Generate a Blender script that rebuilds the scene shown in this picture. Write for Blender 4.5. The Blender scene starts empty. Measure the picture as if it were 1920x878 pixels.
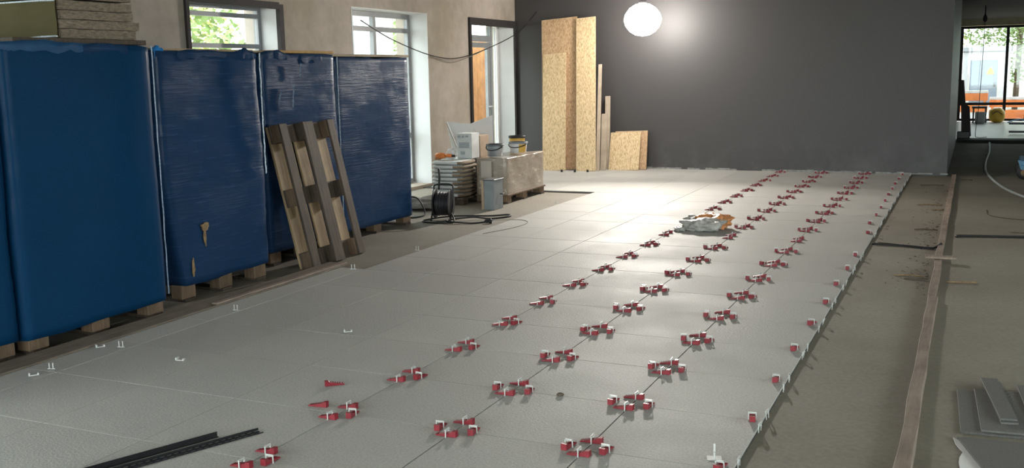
import bpy, bmesh, math, random
from mathutils import Vector, Matrix, noise, Euler
random.seed(7)
R = math.radians
scene = bpy.context.scene
col = scene.collection

# ------------------------------------------------------------------ camera
CAM_H = 1.5229
def cam_axes(pitch, roll, yaw):
    f = Vector((math.sin(yaw)*math.cos(pitch), math.cos(yaw)*math.cos(pitch), -math.sin(pitch)))
    r = Vector((math.cos(yaw), -math.sin(yaw), 0)); u = r.cross(f)
    return math.cos(roll)*r + math.sin(roll)*u, -math.sin(roll)*r + math.cos(roll)*u, f
_r, _u, _f = cam_axes(0.158805, -0.0202195, -0.431889)
cam_data = bpy.data.cameras.new('camera'); cam = bpy.data.objects.new('camera', cam_data); col.objects.link(cam)
m = Matrix((_r, _u, -_f)).transposed().to_4x4(); m.translation = (0, 0, CAM_H)
cam.matrix_world = m
cam_data.sensor_width = 36.0; cam_data.lens = 1880.6/1920*36.0
cam_data.clip_start = 0.05; cam_data.clip_end = 300
scene.camera = cam

# ------------------------------------------------------------------ light and exposure
scene.view_settings.view_transform = 'Standard'; scene.view_settings.look = 'None'
scene.view_settings.gamma = 1.0; scene.view_settings.use_curve_mapping = False
scene.view_settings.exposure = 0.2
SKY = 10.0
world = bpy.data.worlds.new('overcast_sky'); scene.world = world; world.use_nodes = True
bg = world.node_tree.nodes['Background']
bg.inputs['Color'].default_value = (0.96, 0.985, 1.0, 1); bg.inputs['Strength'].default_value = SKY
LAMP_GLOW = 46.0      # radiance of the glowing work lamp
LAMP_BEAM = 125.0     # its forward beam, watts

def portal(name, loc, rot, sx, sy):
    l = bpy.data.lights.new(name, 'AREA'); l.shape = 'RECTANGLE'; l.size = sx; l.size_y = sy
    l.cycles.is_portal = True
    o = bpy.data.objects.new(name, l); col.objects.link(o); o.location = loc; o.rotation_euler = rot
    return o
# daylight portals in seen and unseen window openings (they only guide the sky's light)
portal('daylight_window', (-7.3, 8.36, 1.35), (0, R(-90), 0), 1.9, 1.4)
portal('daylight_window', (-7.3, 11.39, 1.2), (0, R(-90), 0), 2.2, 1.8)
portal('daylight_window', (-7.3, 14.4, 1.2), (0, R(-90), 0), 2.2, 1.5)
portal('daylight_window', (-7.3, 3.4, 1.35), (0, R(-90), 0), 1.9, 2.4)
portal('daylight_window', (-7.3, -1.2, 1.28), (0, R(-90), 0), 2.4, 5.5)
portal('daylight_window', (-1.0, 29.7, 1.25), (R(-90), 0, 0), 11.0, 2.4)
portal('daylight_window', (-1.3, -4.95, 1.33), (R(90), 0, 0), 10.6, 2.5)
portal('daylight_window', (4.95, 5.0, 1.6), (0, R(90), 0), 1.6, 7.0)

# ------------------------------------------------------------------ helpers
def tag(o, label=None, cat=None, group=None, kind=None):
    if label: o['label'] = label
    if cat: o['category'] = cat
    if group: o['group'] = group
    if kind: o['kind'] = kind
    return o
def thing(name, label, cat, loc=(0, 0, 0), rz=0.0, group=None, rot=None):
    o = bpy.data.objects.new(name, None); col.objects.link(o)
    o.empty_display_size = 0.1
    o.location = loc; o.rotation_euler = rot if rot else (0, 0, rz)
    return tag(o, label, cat, group)
class MB:
    """collects shapes; build() links them as ONE mesh object"""
    def __init__(s): s.v = []; s.f = []; s.sm = []
    def add(s, vs, fs, smooth=False):
        n = len(s.v); s.v += [Vector(v) for v in vs]
        s.f += [tuple(i+n for i in f) for f in fs]; s.sm += [smooth]*len(fs); return s
    def box(s, x0, x1, y0, y1, z0, z1, M=None):
        vs = [Vector((x, y, z)) for z in (z0, z1) for y in (y0, y1) for x in (x0, x1)]
        if M: vs = [M @ v for v in vs]
        return s.add(vs, [(0,2,3,1),(4,5,7,6),(0,1,5,4),(2,6,7,3),(0,4,6,2),(1,3,7,5)])
    def slab(s, x0, x1, y0, y1, z0, z1, c):
        """box with a chamfered top edge"""
        vs = [(x0,y0,z0),(x1,y0,z0),(x1,y1,z0),(x0,y1,z0),(x0,y0,z1-c),(x1,y0,z1-c),(x1,y1,z1-c),(x0,y1,z1-c),
              (x0+c,y0+c,z1),(x1-c,y0+c,z1),(x1-c,y1-c,z1),(x0+c,y1-c,z1)]
        fs = [(3,2,1,0),(8,9,10,11)]
        for k in range(4):
            j = (k+1) % 4; fs += [(k,j,4+j,4+k),(4+k,4+j,8+j,8+k)]
        return s.add(vs, fs)
    def prism(s, poly, z0, z1, M=None):
        n = len(poly); vs = [Vector((x,y,z0)) for x,y in poly]+[Vector((x,y,z1)) for x,y in poly]
        if M: vs = [M @ v for v in vs]
        return s.add(vs, [tuple(range(n-1,-1,-1)), tuple(range(n,2*n))]+[(k,(k+1)%n,n+(k+1)%n,n+k) for k in range(n)])
    def lathe(s, prof, n=24, M=None, smooth=True):
        """prof: (r,z) list from bottom to top"""
        vs = []; fs = []
        for r, z in prof:
            for k in range(n):
                a = 2*math.pi*k/n; vs.append(Vector((r*math.cos(a), r*math.sin(a), z)))
        if M: vs = [M @ v for v in vs]
        for i in range(len(prof)-1):
            for k in range(n):
                j = (k+1) % n; fs.append((i*n+k, i*n+j, (i+1)*n+j, (i+1)*n+k))
        fs.append(tuple(range(n-1,-1,-1))); L = (len(prof)-1)*n; fs.append(tuple(range(L, L+n)))
        return s.add(vs, fs, smooth)
    def tube(s, pts, r, n=8):
        pts = [Vector(p) for p in pts]; vs = []; fs = []
        up = None
        for i, p in enumerate(pts):
            d = (pts[min(i+1, len(pts)-1)]-pts[max(i-1, 0)])
            d = d.normalized() if d.length > 1e-9 else Vector((0,0,1))
            if up is None: up = Vector((0,0,1)) if abs(d.z) < .9 else Vector((1,0,0))
            a = d.cross(up)
            if a.length < 1e-5: a = d.orthogonal()
            a.normalize(); b = a.cross(d).normalized(); up = b
            for k in range(n):
                t = 2*math.pi*k/n; vs.append(p+a*(r*math.cos(t))+b*(r*math.sin(t)))
        for i in range(len(pts)-1):
            for k in range(n):
                j = (k+1) % n; fs.append((i*n+k, (i+1)*n+k, (i+1)*n+j, i*n+j))
        fs.append(tuple(range(n))); L = (len(pts)-1)*n; fs.append(tuple(range(L+n-1, L-1, -1)))
        return s.add(vs, fs, True)
    def data(s, name, mat, bevel=0.0, off=None):
        me = bpy.data.meshes.new(name)
        off = Vector(off) if off else Vector()
        me.from_pydata([tuple(v-off) for v in s.v], [], s.f)
        for i, b in enumerate(s.sm): me.polygons[i].use_smooth = b
        bm = bmesh.new(); bm.from_mesh(me)
        if bevel: bmesh.ops.bevel(bm, geom=bm.edges[:], offset=bevel, segments=1, affect='EDGES', clamp_overlap=True)
        bmesh.ops.recalc_face_normals(bm, faces=bm.faces); bm.to_mesh(me); bm.free()
        if mat: me.materials.append(mat)
        return me
    def build(s, name, mat, parent=None, bevel=0.0, world=True, loc=None):
        """world=True: shapes are in world space; parent is an unrotated Empty"""
        if parent is not None and world: off = Vector(parent.location)+(Vector(parent.parent.location) if parent.parent else Vector())
        elif loc is not None: off = Vector(loc)
        else: off = Vector()
        o = bpy.data.objects.new(name, s.data(name, mat, bevel, off)); col.objects.link(o)
        if parent is not None: o.parent = parent
        elif loc is not None: o.location = loc
        return o
def obj(name, me, parent=None, loc=(0,0,0), rot=None):
    o = bpy.data.objects.new(name, me); col.objects.link(o); o.parent = parent; o.location = loc
    if rot: o.rotation_euler = rot
    return o
def smooth_path(pts, n=10):
    P = [Vector(p) for p in pts]; out = []
    for i in range(len(P)-1):
        p0, p1, p2, p3 = P[max(i-1,0)], P[i], P[i+1], P[min(i+2,len(P)-1)]
        for k in range(n):
            t = k/n
            out.append(.5*((2*p1)+(p2-p0)*t+(2*p0-5*p1+4*p2-p3)*t*t+(3*p1-p0-3*p2+p3)*t*t*t))
    out.append(P[-1]); return out
def fn(v, s=1.0, seed=0.0): return noise.noise(Vector((v[0]*s+seed, v[1]*s+seed*.7, v[2]*s-seed)))

# ------------------------------------------------------------------ materials
def base_mat(name):
    m = bpy.data.materials.new(name); m.use_nodes = True; nt = m.node_tree
    return m, nt, nt.nodes['Principled BSDF']
def nd(nt, t, **kw):
    n = nt.nodes.new(t)
    for k, v in kw.items(): setattr(n, k, v)
    return n
def coords(nt, scale=(1,1,1)):
    tc = nd(nt, 'ShaderNodeTexCoord'); mp = nd(nt, 'ShaderNodeMapping'); mp.inputs['Scale'].default_value = scale
    nt.links.new(tc.outputs['Object'], mp.inputs['Vector']); return mp.outputs['Vector']
def noise_tex(nt, vec, scale, detail=4, rough=.55):
    n = nd(nt, 'ShaderNodeTexNoise'); n.inputs['Scale'].default_value = scale; n.inputs['Detail'].default_value = detail
    n.inputs['Roughness'].default_value = rough; nt.links.new(vec, n.inputs['Vector']); return n
def ramp(nt, fac, stops):
    r = nd(nt, 'ShaderNodeValToRGB'); e = r.color_ramp.elements
    while len(e) < len(stops): e.new(.5)
    for i, (p, c) in enumerate(stops): e[i].position = p; e[i].color = (c if len(c) == 4 else (*c, 1))
    nt.links.new(fac, r.inputs['Fac']); return r
def mixc(nt, fac, a, b, mode='MIX'):
    n = nd(nt, 'ShaderNodeMix', data_type='RGBA', blend_type=mode)
    for sock, val in ((n.inputs[0], fac), (n.inputs[6], a), (n.inputs[7], b)):
        if isinstance(val, (int, float)): sock.default_value = val
        elif isinstance(val, tuple): sock.default_value = val if len(val) == 4 else (*val, 1)
        else: nt.links.new(val, sock)
    return n.outputs[2]
def bump(nt, p, height, strength=.3, dist=.01):
    b = nd(nt, 'ShaderNodeBump'); b.inputs['Strength'].default_value = strength; b.inputs['Distance'].default_value = dist
    nt.links.new(height, b.inputs['Height']); nt.links.new(b.outputs['Normal'], p.inputs['Normal'])
def plain(name, c, rough=.5, var=.12, scale=8, metal=0.0, bmp=.0, stretch=(1,1,1), spec=.5):
    m, nt, p = base_mat(name); v = coords(nt, stretch); n = noise_tex(nt, v, scale)
    lo = tuple(max(0, x*(1-var)) for x in c); hi = tuple(min(1, x*(1+var)) for x in c)
    r = ramp(nt, n.outputs['Fac'], [(.3, lo), (.7, hi)])
    nt.links.new(r.outputs['Color'], p.inputs['Base Color']); p.inputs['Roughness'].default_value = rough
    p.inputs['Metallic'].default_value = metal; p.inputs['Specular IOR Level'].default_value = spec
    if bmp: bump(nt, p, n.outputs['Fac'], bmp)
    return m
def wood(name, a, b, rough=.7, axis='Z', scale=1.0):
    m, nt, p = base_mat(name)
    st = {'Z': (14,14,1.2), 'X': (1.2,14,14), 'Y': (14,1.2,14)}[axis]
    v = coords(nt, tuple(k*scale for k in st)); n = noise_tex(nt, v, 3, 6, .65)
    v2 = coords(nt); n2 = noise_tex(nt, v2, 5, 3)
    r = ramp(nt, n.outputs['Fac'], [(.3, a), (.7, b)])
    oi = nd(nt, 'ShaderNodeObjectInfo'); rr = ramp(nt, oi.outputs['Random'], [(0, (.72,.72,.72)), (1, (1.15,1.15,1.15))])
    c = mixc(nt, 1.0, r.outputs['Color'], rr.outputs['Color'], 'MULTIPLY')
    g = ramp(nt, n2.outputs['Fac'], [(.35, (.75,.75,.75)), (.65, (1,1,1))])
    nt.links.new(mixc(nt, 1.0, c, g.outputs['Color'], 'MULTIPLY'), p.inputs['Base Color'])
    p.inputs['Roughness'].default_value = rough; bump(nt, p, n.outputs['Fac'], .25, .004)
    return m
def osb(name, a, b):
    m, nt, p = base_mat(name); v = coords(nt, (75, 75, 26))
    n0 = noise_tex(nt, v, .5, 2); vv = mixc(nt, .25, v, n0.outputs['Color'])
    vo = nd(nt, 'ShaderNodeTexVoronoi'); vo.inputs['Scale'].default_value = 1.6; nt.links.new(vv, vo.inputs['Vector'])
    bw = nd(nt, 'ShaderNodeRGBToBW'); nt.links.new(vo.outputs['Color'], bw.inputs['Color'])
    r = ramp(nt, bw.outputs['Val'], [(.05, tuple(k*.72 for k in a)), (.3, a), (.8, b)])
    nt.links.new(r.outputs['Color'], p.inputs['Base Color']); p.inputs['Roughness'].default_value = .7
    bump(nt, p, bw.outputs['Val'], .2, .003); return m
def film(name, a, b, rough, strength, wr=(1, 3, 26), coat=.3):
    """stretch film: pulled into long sideways wrinkles"""
    m, nt, p = base_mat(name); v = coords(nt, wr); n = noise_tex(nt, v, 2.2, 6, .62)
    v2 = coords(nt); n2 = noise_tex(nt, v2, 2.0, 4)
    r = ramp(nt, n2.outputs['Fac'], [(.3, a), (.7, b)])
    streak = ramp(nt, n.outputs['Fac'], [(.56+(.1 if rough > .4 else 0), (0,0,0)), (.95, (1,1,1))])
    c = mixc(nt, streak.outputs['Color'], r.outputs['Color'], tuple(min(1, k*2.2+.02) for k in b))
    nt.links.new(c, p.inputs['Base Color']); p.inputs['Roughness'].default_value = rough
    p.inputs['Coat Weight'].default_value = coat; p.inputs['Coat Roughness'].default_value = .2; p.inputs['Specular IOR Level'].default_value = .06
    n3 = noise_tex(nt, coords(nt, (1, 1.3, 2.2)), 1.7, 2); mk = ramp(nt, n3.outputs['Fac'], [(.40, (.12,.12,.12)), (.62, (1,1,1))])
    mu = nd(nt, 'ShaderNodeMath', operation='MULTIPLY'); nt.links.new(n.outputs['Fac'], mu.inputs[0]); nt.links.new(mk.outputs['Color'], mu.inputs[1])
    h = nd(nt, 'ShaderNodeMath', operation='ADD'); nt.links.new(mu.outputs[0], h.inputs[0]); nt.links.new(n2.outputs['Fac'], h.inputs[1])
    bump(nt, p, h.outputs[0], strength, .02); return m
def glass_mat(name, tint=(.92,.97,.96), gloss=.08):
    m = bpy.data.materials.new(name); m.use_nodes = True; nt = m.node_tree; nt.nodes.clear()
    out = nd(nt, 'ShaderNodeOutputMaterial'); mx = nd(nt, 'ShaderNodeMixShader'); mx.inputs[0].default_value = gloss
    t = nd(nt, 'ShaderNodeBsdfTransparent'); t.inputs[0].default_value = (*tint, 1)
    g = nd(nt, 'ShaderNodeBsdfGlossy'); g.inputs['Roughness'].default_value = .02
    nt.links.new(t.outputs[0], mx.inputs[1]); nt.links.new(g.outputs[0], mx.inputs[2]); nt.links.new(mx.outputs[0], out.inputs[0])
    return m
def emit(name, c, s):
    m = bpy.data.materials.new(name); m.use_nodes = True; nt = m.node_tree; nt.nodes.clear()
    out = nd(nt, 'ShaderNodeOutputMaterial'); e = nd(nt, 'ShaderNodeEmission'); e.inputs[0].default_value = (*c, 1); e.inputs[1].default_value = s
    nt.links.new(e.outputs[0], out.inputs[0]); return m

def mk_tile(name='porcelain_tile', dark=1.0):
    m, nt, p = base_mat(name); v = coords(nt)
    geo = nd(nt, 'ShaderNodeNewGeometry'); wp = geo.outputs['Position']
    fine = noise_tex(nt, v, 95, 4, .7); speck = ramp(nt, fine.outputs['Fac'], [(.35, (.37*dark,.36*dark,.34*dark)), (.65, (.52*dark,.51*dark,.485*dark))])
    big = noise_tex(nt, wp, 1.1, 5, .6); dust = ramp(nt, big.outputs['Fac'], [(.42, (0,0,0)), (.72, (.42,.42,.42))])
    c = mixc(nt, dust.outputs['Color'], speck.outputs['Color'], (.56*dark,.54*dark,.50*dark))
    oi = nd(nt, 'ShaderNodeObjectInfo'); rr = ramp(nt, oi.outputs['Random'], [(0, (.93,.93,.93)), (1, (1.04,1.04,1.04))])
    nt.links.new(mixc(nt, 1.0, c, rr.outputs['Color'], 'MULTIPLY'), p.inputs['Base Color'])
    rg = ramp(nt, big.outputs['Fac'], [(.35, (.56,.56,.56)), (.7, (.70,.70,.70))]); nt.links.new(rg.outputs['Color'], p.inputs['Roughness'])
    p.inputs['Specular IOR Level'].default_value = .4
    rel = noise_tex(nt, v, 75, 4, .65); bump(nt, p, rel.outputs['Fac'], .9, .004)
    return m
def mk_screed():
    m, nt, p = base_mat('cement_screed'); v = coords(nt)
    a = noise_tex(nt, v, .55, 6, .6); b = noise_tex(nt, v, 40, 4)
    r = ramp(nt, a.outputs['Fac'], [(.3, (.19,.165,.128)), (.5, (.245,.22,.178)), (.72, (.30,.275,.225))])
    g = ramp(nt, b.outputs['Fac'], [(.3, (.85,.85,.85)), (.7, (1.08,1.08,1.08))])
    nt.links.new(mixc(nt, 1, r.outputs['Color'], g.outputs['Color'], 'MULTIPLY'), p.inputs['Base Color'])
    p.inputs['Roughness'].default_value = .72; bump(nt, p, b.outputs['Fac'], .2, .003); return m
def mk_plaster(name, c, patch, rough=.9):
    m, nt, p = base_mat(name); v = coords(nt)
    a = noise_tex(nt, v, .9, 6, .65); b = noise_tex(nt, v, 5, 5, .6)
    r = ramp(nt, a.outputs['Fac'], [(.38, c), (.62, patch)])
    g = ramp(nt, b.outputs['Fac'], [(.3, (.86,.86,.86)), (.7, (1.06,1.06,1.06))])
    nt.links.new(mixc(nt, 1, r.outputs['Color'], g.outputs['Color'], 'MULTIPLY'), p.inputs['Base Color'])
    p.inputs['Roughness'].default_value = rough; bump(nt, p, b.outputs['Fac'], .15, .01); return m
def mk_darkwall():
    m, nt, p = base_mat('anthracite_paint'); v = coords(nt); sx = nd(nt, 'ShaderNodeSeparateXYZ'); nt.links.new(v, sx.inputs[0])
    a = noise_tex(nt, v, 1.4, 6, .7); f = noise_tex(nt, coords(nt, (4,4,1)), 6, 5, .7)
    lowz = nd(nt, 'ShaderNodeMapRange'); lowz.inputs[1].default_value = .62; lowz.inputs[2].default_value = .02; nt.links.new(sx.outputs['Z'], lowz.inputs[0])
    sm = ramp(nt, a.outputs['Fac'], [(.46, (0,0,0)), (.70, (.5,.5,.5))]); sp = ramp(nt, f.outputs['Fac'], [(.60, (0,0,0)), (.75, (1,1,1))])
    k = mixc(nt, .35, sm.outputs['Color'], sp.outputs['Color']); k = mixc(nt, 1, k, lowz.outputs[0], 'MULTIPLY')
    nt.links.new(mixc(nt, k, (.056,.051,.052), (.20,.20,.195)), p.inputs['Base Color'])
    p.inputs['Roughness'].default_value = .5; p.inputs['Specular IOR Level'].default_value = .6
    bump(nt, p, noise_tex(nt, v, 60, 2).outputs['Fac'], .05, .002); return m

M_TILE = mk_tile(); M_TILE_SPARE = mk_tile('spare_tile', .30); M_SCREED = mk_screed()
M_BED = plain('tile_mortar', (.055,.05,.045), .95, .3, 30)
M_FARFLOOR = plain('pale_floor', (.62,.63,.6), .3, .06, 2)
M_DARK = mk_darkwall()
M_PLASTER = mk_plaster('raw_plaster', (.49,.43,.38), (.39,.335,.265))
M_REVEAL = plain('pale_reveal_paint', (.66,.66,.66), .6, .06, 3)
M_CEIL = mk_plaster('ceiling_concrete', (.42,.40,.38), (.36,.34,.32))
M_SOFFIT = plain('dark_soffit', (.022,.018,.017), .8, .15, 3)
M_WHITEWALL = plain('side_wall_paint', (.62,.6,.56), .8, .08, 2)
M_FRAME_D = plain('dark_window_metal', (.045,.04,.04), .7, .1, 20, spec=.2)
M_FRAME_L = plain('pale_window_metal', (.30,.31,.32), .45, .06, 20)
M_GLASS = glass_mat('window_glass'); M_GLASST = glass_mat('view_dimming_glass', (.48,.51,.505), .06); M_GLASSL = glass_mat('slight_dimming_glass', (.74,.78,.775), .06)  # tints added to keep the outdoor view from washing out
M_BLUE = film('blue_wrap_smooth', (.003,.036,.098), (.004,.041,.110), .5, .10, coat=.06)
M_BLUE2 = film('blue_wrap_crinkled', (.009,.036,.095), (.014,.044,.112), .38, .40, (1, 1.5, 30), .18)
M_BLUEB = plain('bright_blue_film', (.008,.065,.165), .4, .2, 12); M_CYAN = plain('cyan_blue_film', (.02,.22,.60), .35, .2, 12)
M_FILMW = plain('pale_highlight_tone', (.50,.56,.63), .3, .4, 60); M_FILMB = plain('bluish_film_edge', (.16,.22,.32), .3, .4, 60)  # pale film colours that hold the highlights of edges and folds
M_WOODG = wood('grey_pallet_wood', (.055,.039,.028), (.135,.097,.070))
M_WOODL = wood('fresh_pallet_wood', (.36,.24,.13), (.55,.40,.24))
M_WOODB = wood('pallet_block_wood', (.12,.075,.045), (.26,.17,.105))
M_BATTEN = wood('dusty_batten', (.25,.185,.145), (.44,.34,.275), axis='Y')
M_STRIP = wood('board_strip_wood', (.17,.135,.105), (.33,.27,.21), axis='Y')
M_PLANK = wood('pale_plank_wood', (.52,.42,.32), (.68,.57,.44))
M_OSB = osb('osb_flakes', (.60,.43,.24), (.78,.60,.37)); M_OSBD = osb('osb_flakes_brown', (.50,.32,.18), (.66,.45,.27))
M_OSBE = plain('osb_edge', (.74,.62,.42), .8, .12, 60)
M_LID = wood('lid_board_wood', (.36,.26,.16), (.55,.42,.27), axis='Y')
M_RED = plain('red_plastic', (.24,.018,.028), .42, .15, 40)
M_WHITE = plain('white_plastic', (.62,.62,.60), .4, .06, 30)
M_BLACK = plain('black_rubber', (.012,.012,.013), .5, .2, 30)
M_BLACKM = plain('black_metal', (.010,.010,.012), .35, .2, 30)
M_WOOL = plain('mineral_wool', (.23,.185,.14), .95, .35, 28, bmp=.8, stretch=(1,1,3))
M_OLIVE = film('olive_pack_film', (.075,.064,.030), (.10,.086,.042), .75, .12, coat=.0)
M_SACKW = plain('white_sack_paper', (.60,.61,.60), .75, .08, 12, bmp=.2)
M_SACKB = plain('brown_sack_paper', (.25,.19,.13), .8, .25, 9, bmp=.3)
M_CARD = plain('brown_carton', (.40,.29,.20), .8, .12, 8)
M_WRAPC = film('clear_wrapped_carton', (.25,.195,.145), (.40,.34,.28), .28, 1.0, (3,3,9), .6)
M_GREYC = plain('grey_carton', (.22,.235,.245), .6, .12, 10)
M_BUCKET = plain('grey_metal_bucket', (.36,.38,.41), .3, .12, 10, metal=.5)
M_BUCKW = plain('white_bucket', (.72,.72,.72), .4, .06, 10)
M_YEL = plain('ochre_label', (.62,.38,.07), .5, .12, 10)
M_ORANGE = plain('orange_plastic', (.75,.22,.05), .4, .15, 10)
M_BROWN = plain('brown_plastic', (.36,.17,.07), .6, .2, 10)
M_DOORO = wood('orange_door_wood', (.62,.30,.12), (.80,.43,.19))
M_BAGW = plain('white_bag_plastic', (.46,.44,.41), .45, .25, 30, bmp=1.0)
M_BAGO = plain('orange_bag_plastic', (.66,.27,.10), .3, .35, 25, bmp=.5)
M_GREEN = plain('leaf_green', (.30,.40,.16), .7, .35, 1.5); M_GREEN2 = plain('leaf_yellow_green', (.46,.48,.18), .7, .4, 1.5)
M_BARK = plain('tree_bark', (.14,.10,.07), .9, .3, 20)
M_EARTH = plain('site_ground', (.42,.38,.32), .95, .2, 1.2)
M_CABIN = plain('white_cabin_panel', (.72,.74,.78), .5, .05, 2)
M_CABDOOR = plain('blue_grey_door', (.26,.33,.42), .5, .05, 4)
M_YSIGN = plain('yellow_sign', (.85,.55,.02), .5, .04, 4)
M_BARRIER = plain('orange_barrier', (.86,.26,.08), .55, .2, 5)
M_HAT = plain('yellow_helmet', (.80,.50,.06), .35, .1, 8)
M_BLUEP = plain('blue_trolley_paint', (.10,.26,.42), .45, .12, 10)
M_HOSE = plain('grey_hose', (.45,.47,.47), .5, .1, 20)
M_TWIG = plain('dry_debris', (.10,.075,.055), .9, .3, 20)
M_PRINT = plain('grey_print', (.34,.37,.39), .8, .1, 40)
M_RUST = plain('brown_stain', (.26,.17,.09), .9, .4, 40)
M_SHEETW = plain('white_board_paper', (.74,.72,.72), .7, .04, 6)
M_SHEETG = plain('grey_board_paper', (.30,.28,.26), .8, .08, 6)

# ------------------------------------------------------------------ the building shell
ZC = 2.72; XL = -6.9; XR = 5.0; YB = 15.25; YR = -5.0; YF = 29.8
flo = MB().box(-7.6, 5.3, -5.3, 30.0, -.35, -.022).build('floor', M_SCREED); tag(flo, kind='structure')
bed = MB().box(-4.60, -.781, .6, 6.66, -.0221, -.011).box(-4.38, -.781, 6.66, YB-.01, -.0221, -.011).box(XL+.01, -4.38, 12.05, YB-.01, -.0221, -.011)
bed.build('mortar_bed', M_BED, flo)
MB().box(XL, XR, 22.6, YF-.06, -.0221, .004).build('pale_floor_panel', M_FARFLOOR, flo)
# every tile its own piece, sharing a mesh per size
X0 = -2.578; Y0 = 3.065
tile_meshes = {}
def tile(x0, x1, y0, y1, gx, gy):
    key = (round(x1-x0, 3), round(y1-y0, 3), gx, gy)
    if key not in tile_meshes:
        w, d = (x1-x0)/2-gx, (y1-y0)/2-gy
        tile_meshes[key] = MB().slab(-w, w, -d, d, -.0108, 0, .0012).data('tile', M_TILE)
    dz = random.uniform(-.0006, .0006)
    obj('tile', tile_meshes[key], flo, ((x0+x1)/2, (y0+y1)/2, dz), (random.uniform(-.0006,.0006), random.uniform(-.0006,.0006), 0))
cols = [X0+.6*k for k in (3, 2, 1, 0, -1, -2, -3)]        # joints from -0.778 to -4.378
for r in range(-4, 21):
    ya, yb = Y0+.6*r, Y0+.6*(r+1)
    if r == 20: yb = YB-.02
    for k in range(6):
        gx = .0026 if k < 4 else .0014
        tile(cols[k+1], cols[k], ya, yb, gx, .0015)
    if r < 6: tile(-4.60, cols[6], ya, yb, .0014, .0015)
    if r >= 15:
        for k in range(4): tile(cols[6]-.6*(k+1), cols[6]-.6*k, ya, yb, .0014, .0015)

def struct(name, mb, mat, **kw):
    o = mb.build(name, mat, **kw); tag(o, kind='structure'); return o
# left wall with openings: y ranges with sill and head
ops = [(-4.0, 1.6, .05, 2.5), (2.2, 4.6, .4, 2.31), (7.63, 9.09, .4, 2.31), (10.46, 12.32, .02, 2.36), (13.61, 15.18, 0, 2.31)]
w = MB(); y = YR
for a, b, s, h in ops:
    w.box(XL-.5, XL, y, a, -.02, ZC); w.box(XL-.5, XL, a, b, h, ZC)
    if s > 0: w.box(XL-.5, XL, a, b, -.02, s)
    y = b
w.box(XL-.5, XL, y, 30.0, -.02, ZC)
WL = struct('wall_left', w, M_PLASTER)
# pale plastered reveals of the openings (thin linings on the jambs)
for a, b, s, h in ops:
    mat = M_REVEAL
    MB().box(XL-.30, XL+.004, b-.012, b+.0005, s, h).build('reveal_lining', mat, WL)
    MB().box(XL-.30, XL+.004, a-.0005, a+.012, s, h).build('reveal_lining', mat, WL)
    MB().box(XL-.30, XL+.002, a+.012, b-.012, h-.010, h+.0005).build('reveal_lining', mat, WL)
struct('wall_back', MB().box(-6.9, -.31, YB, 21.6, -.02, ZC-.001), M_DARK)
w = MB().box(XR, XR+.3, YR, 1.5, -.02, ZC).box(XR, XR+.3, 8.5, 30.0, -.02, ZC).box(XR, XR+.3, 1.5, 8.5, -.02, .8).box(XR, XR+.3, 1.5, 8.5, 2.4, ZC)
struct('wall_right', w, M_WHITEWALL)
w = MB().box(-7.4, -6.6, YR-.3, YR, -.02, ZC).box(4.0, 5.3, YR-.3, YR, -.02, ZC).box(-6.6, 4.0, YR-.3, YR, -.02, .06).box(-6.6, 4.0, YR-.3, YR, 2.6, ZC)
struct('wall_rear', w, M_WHITEWALL)
ceil = struct('ceiling', MB().box(-7.6, 5.3, -5.3, 30.1, ZC, ZC+.25), M_CEIL)
MB().box(-.30, 4.99, 16.0, YF-.25, ZC-.03, ZC-.001).build('soffit_panel', M_SOFFIT, ceil)
MB().box(-6.89, 4.99, 21.61, YF-.25, ZC-.02, ZC-.001).build('soffit_panel', M_SOFFIT, ceil)
# far facade: lintel and end wall
struct('wall_front', MB().box(XL, XR, YF-.1, YF+.2, 2.52, ZC).box(XL-.5, XL+.02, YF-.1, YF+.2, -.02, ZC).box(-3.5, -.42, YF-.1, YF+.2, -.02, 2.52), plain('tan_lintel', (.36,.32,.22), .8))
# dark mortar scar along the foot of the dark wall, as a thin trim
tr = MB()
for k in range(60):
    x = -6.0+k*.095
    if random.random() < .8: tr.box(x, x+.09+random.random()*.01, YB-.012-random.random()*.012, YB-.0005, -.001, .012+random.random()*.02)
struct('baseboard_back', tr, plain('pale_mortar_residue', (.30,.30,.29), .9, .3, 20))
struct('trim_1', MB().box(-.30, 4.9, 22.02, 22.60, -.022, .03), plain('threshold_black', (.012,.012,.012), .7))

def window(name, plane, a, b, s, h, bars_v, bars_h, frame, fw=.05, axis='x', depth=.06, skip=(), glass=None):
    """glazed frame in plane x=const (axis x) or y=const (axis y); bars_v/bars_h at absolute positions"""
    root = bpy.data.objects.new(name, None); col.objects.link(root); tag(root, kind='structure')
    root.location = (plane, a, s) if axis == 'x' else (a, plane, s)
    def bx(u0, u1, z0, z1, d): 
        mb = MB()
        return mb.box(plane-d/2, plane+d/2, u0, u1, z0, z1) if axis == 'x' else mb.box(u0, u1, plane-d/2, plane+d/2, z0, z1)
    bx(a, a+fw, s, h, depth).build('frame_post', frame, root); bx(b-fw, b, s, h, depth).build('frame_post', frame, root)
    bx(a+fw, b-fw, s, s+fw, depth).build('frame_rail', frame, root); bx(a+fw, b-fw, h-fw, h, depth).build('frame_rail', frame, root)
    us = [a+fw]+list(bars_v)+[b-fw]; zs = [s+fw]+list(bars_h)+[h-fw]
    for u in bars_v: bx(u-fw/2, u+fw/2, s+fw, h-fw, depth).build('mullion', frame, root)
    for z in bars_h:
        for i in range(len(us)-1):
            bx(us[i]+(fw/2 if i else 0), us[i+1]-(fw/2 if i < len(us)-2 else 0), z-fw/2, z+fw/2, depth).build('transom', frame, root)
    for i in range(len(us)-1):
        for j in range(len(zs)-1):
            if (i, j) in skip: continue
            bx(us[i]+.004, us[i+1]-.004, zs[j]+.004, zs[j+1]-.004, .008).build('pane', glass or M_GLASS, root)
    return root
XW = -7.2
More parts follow.
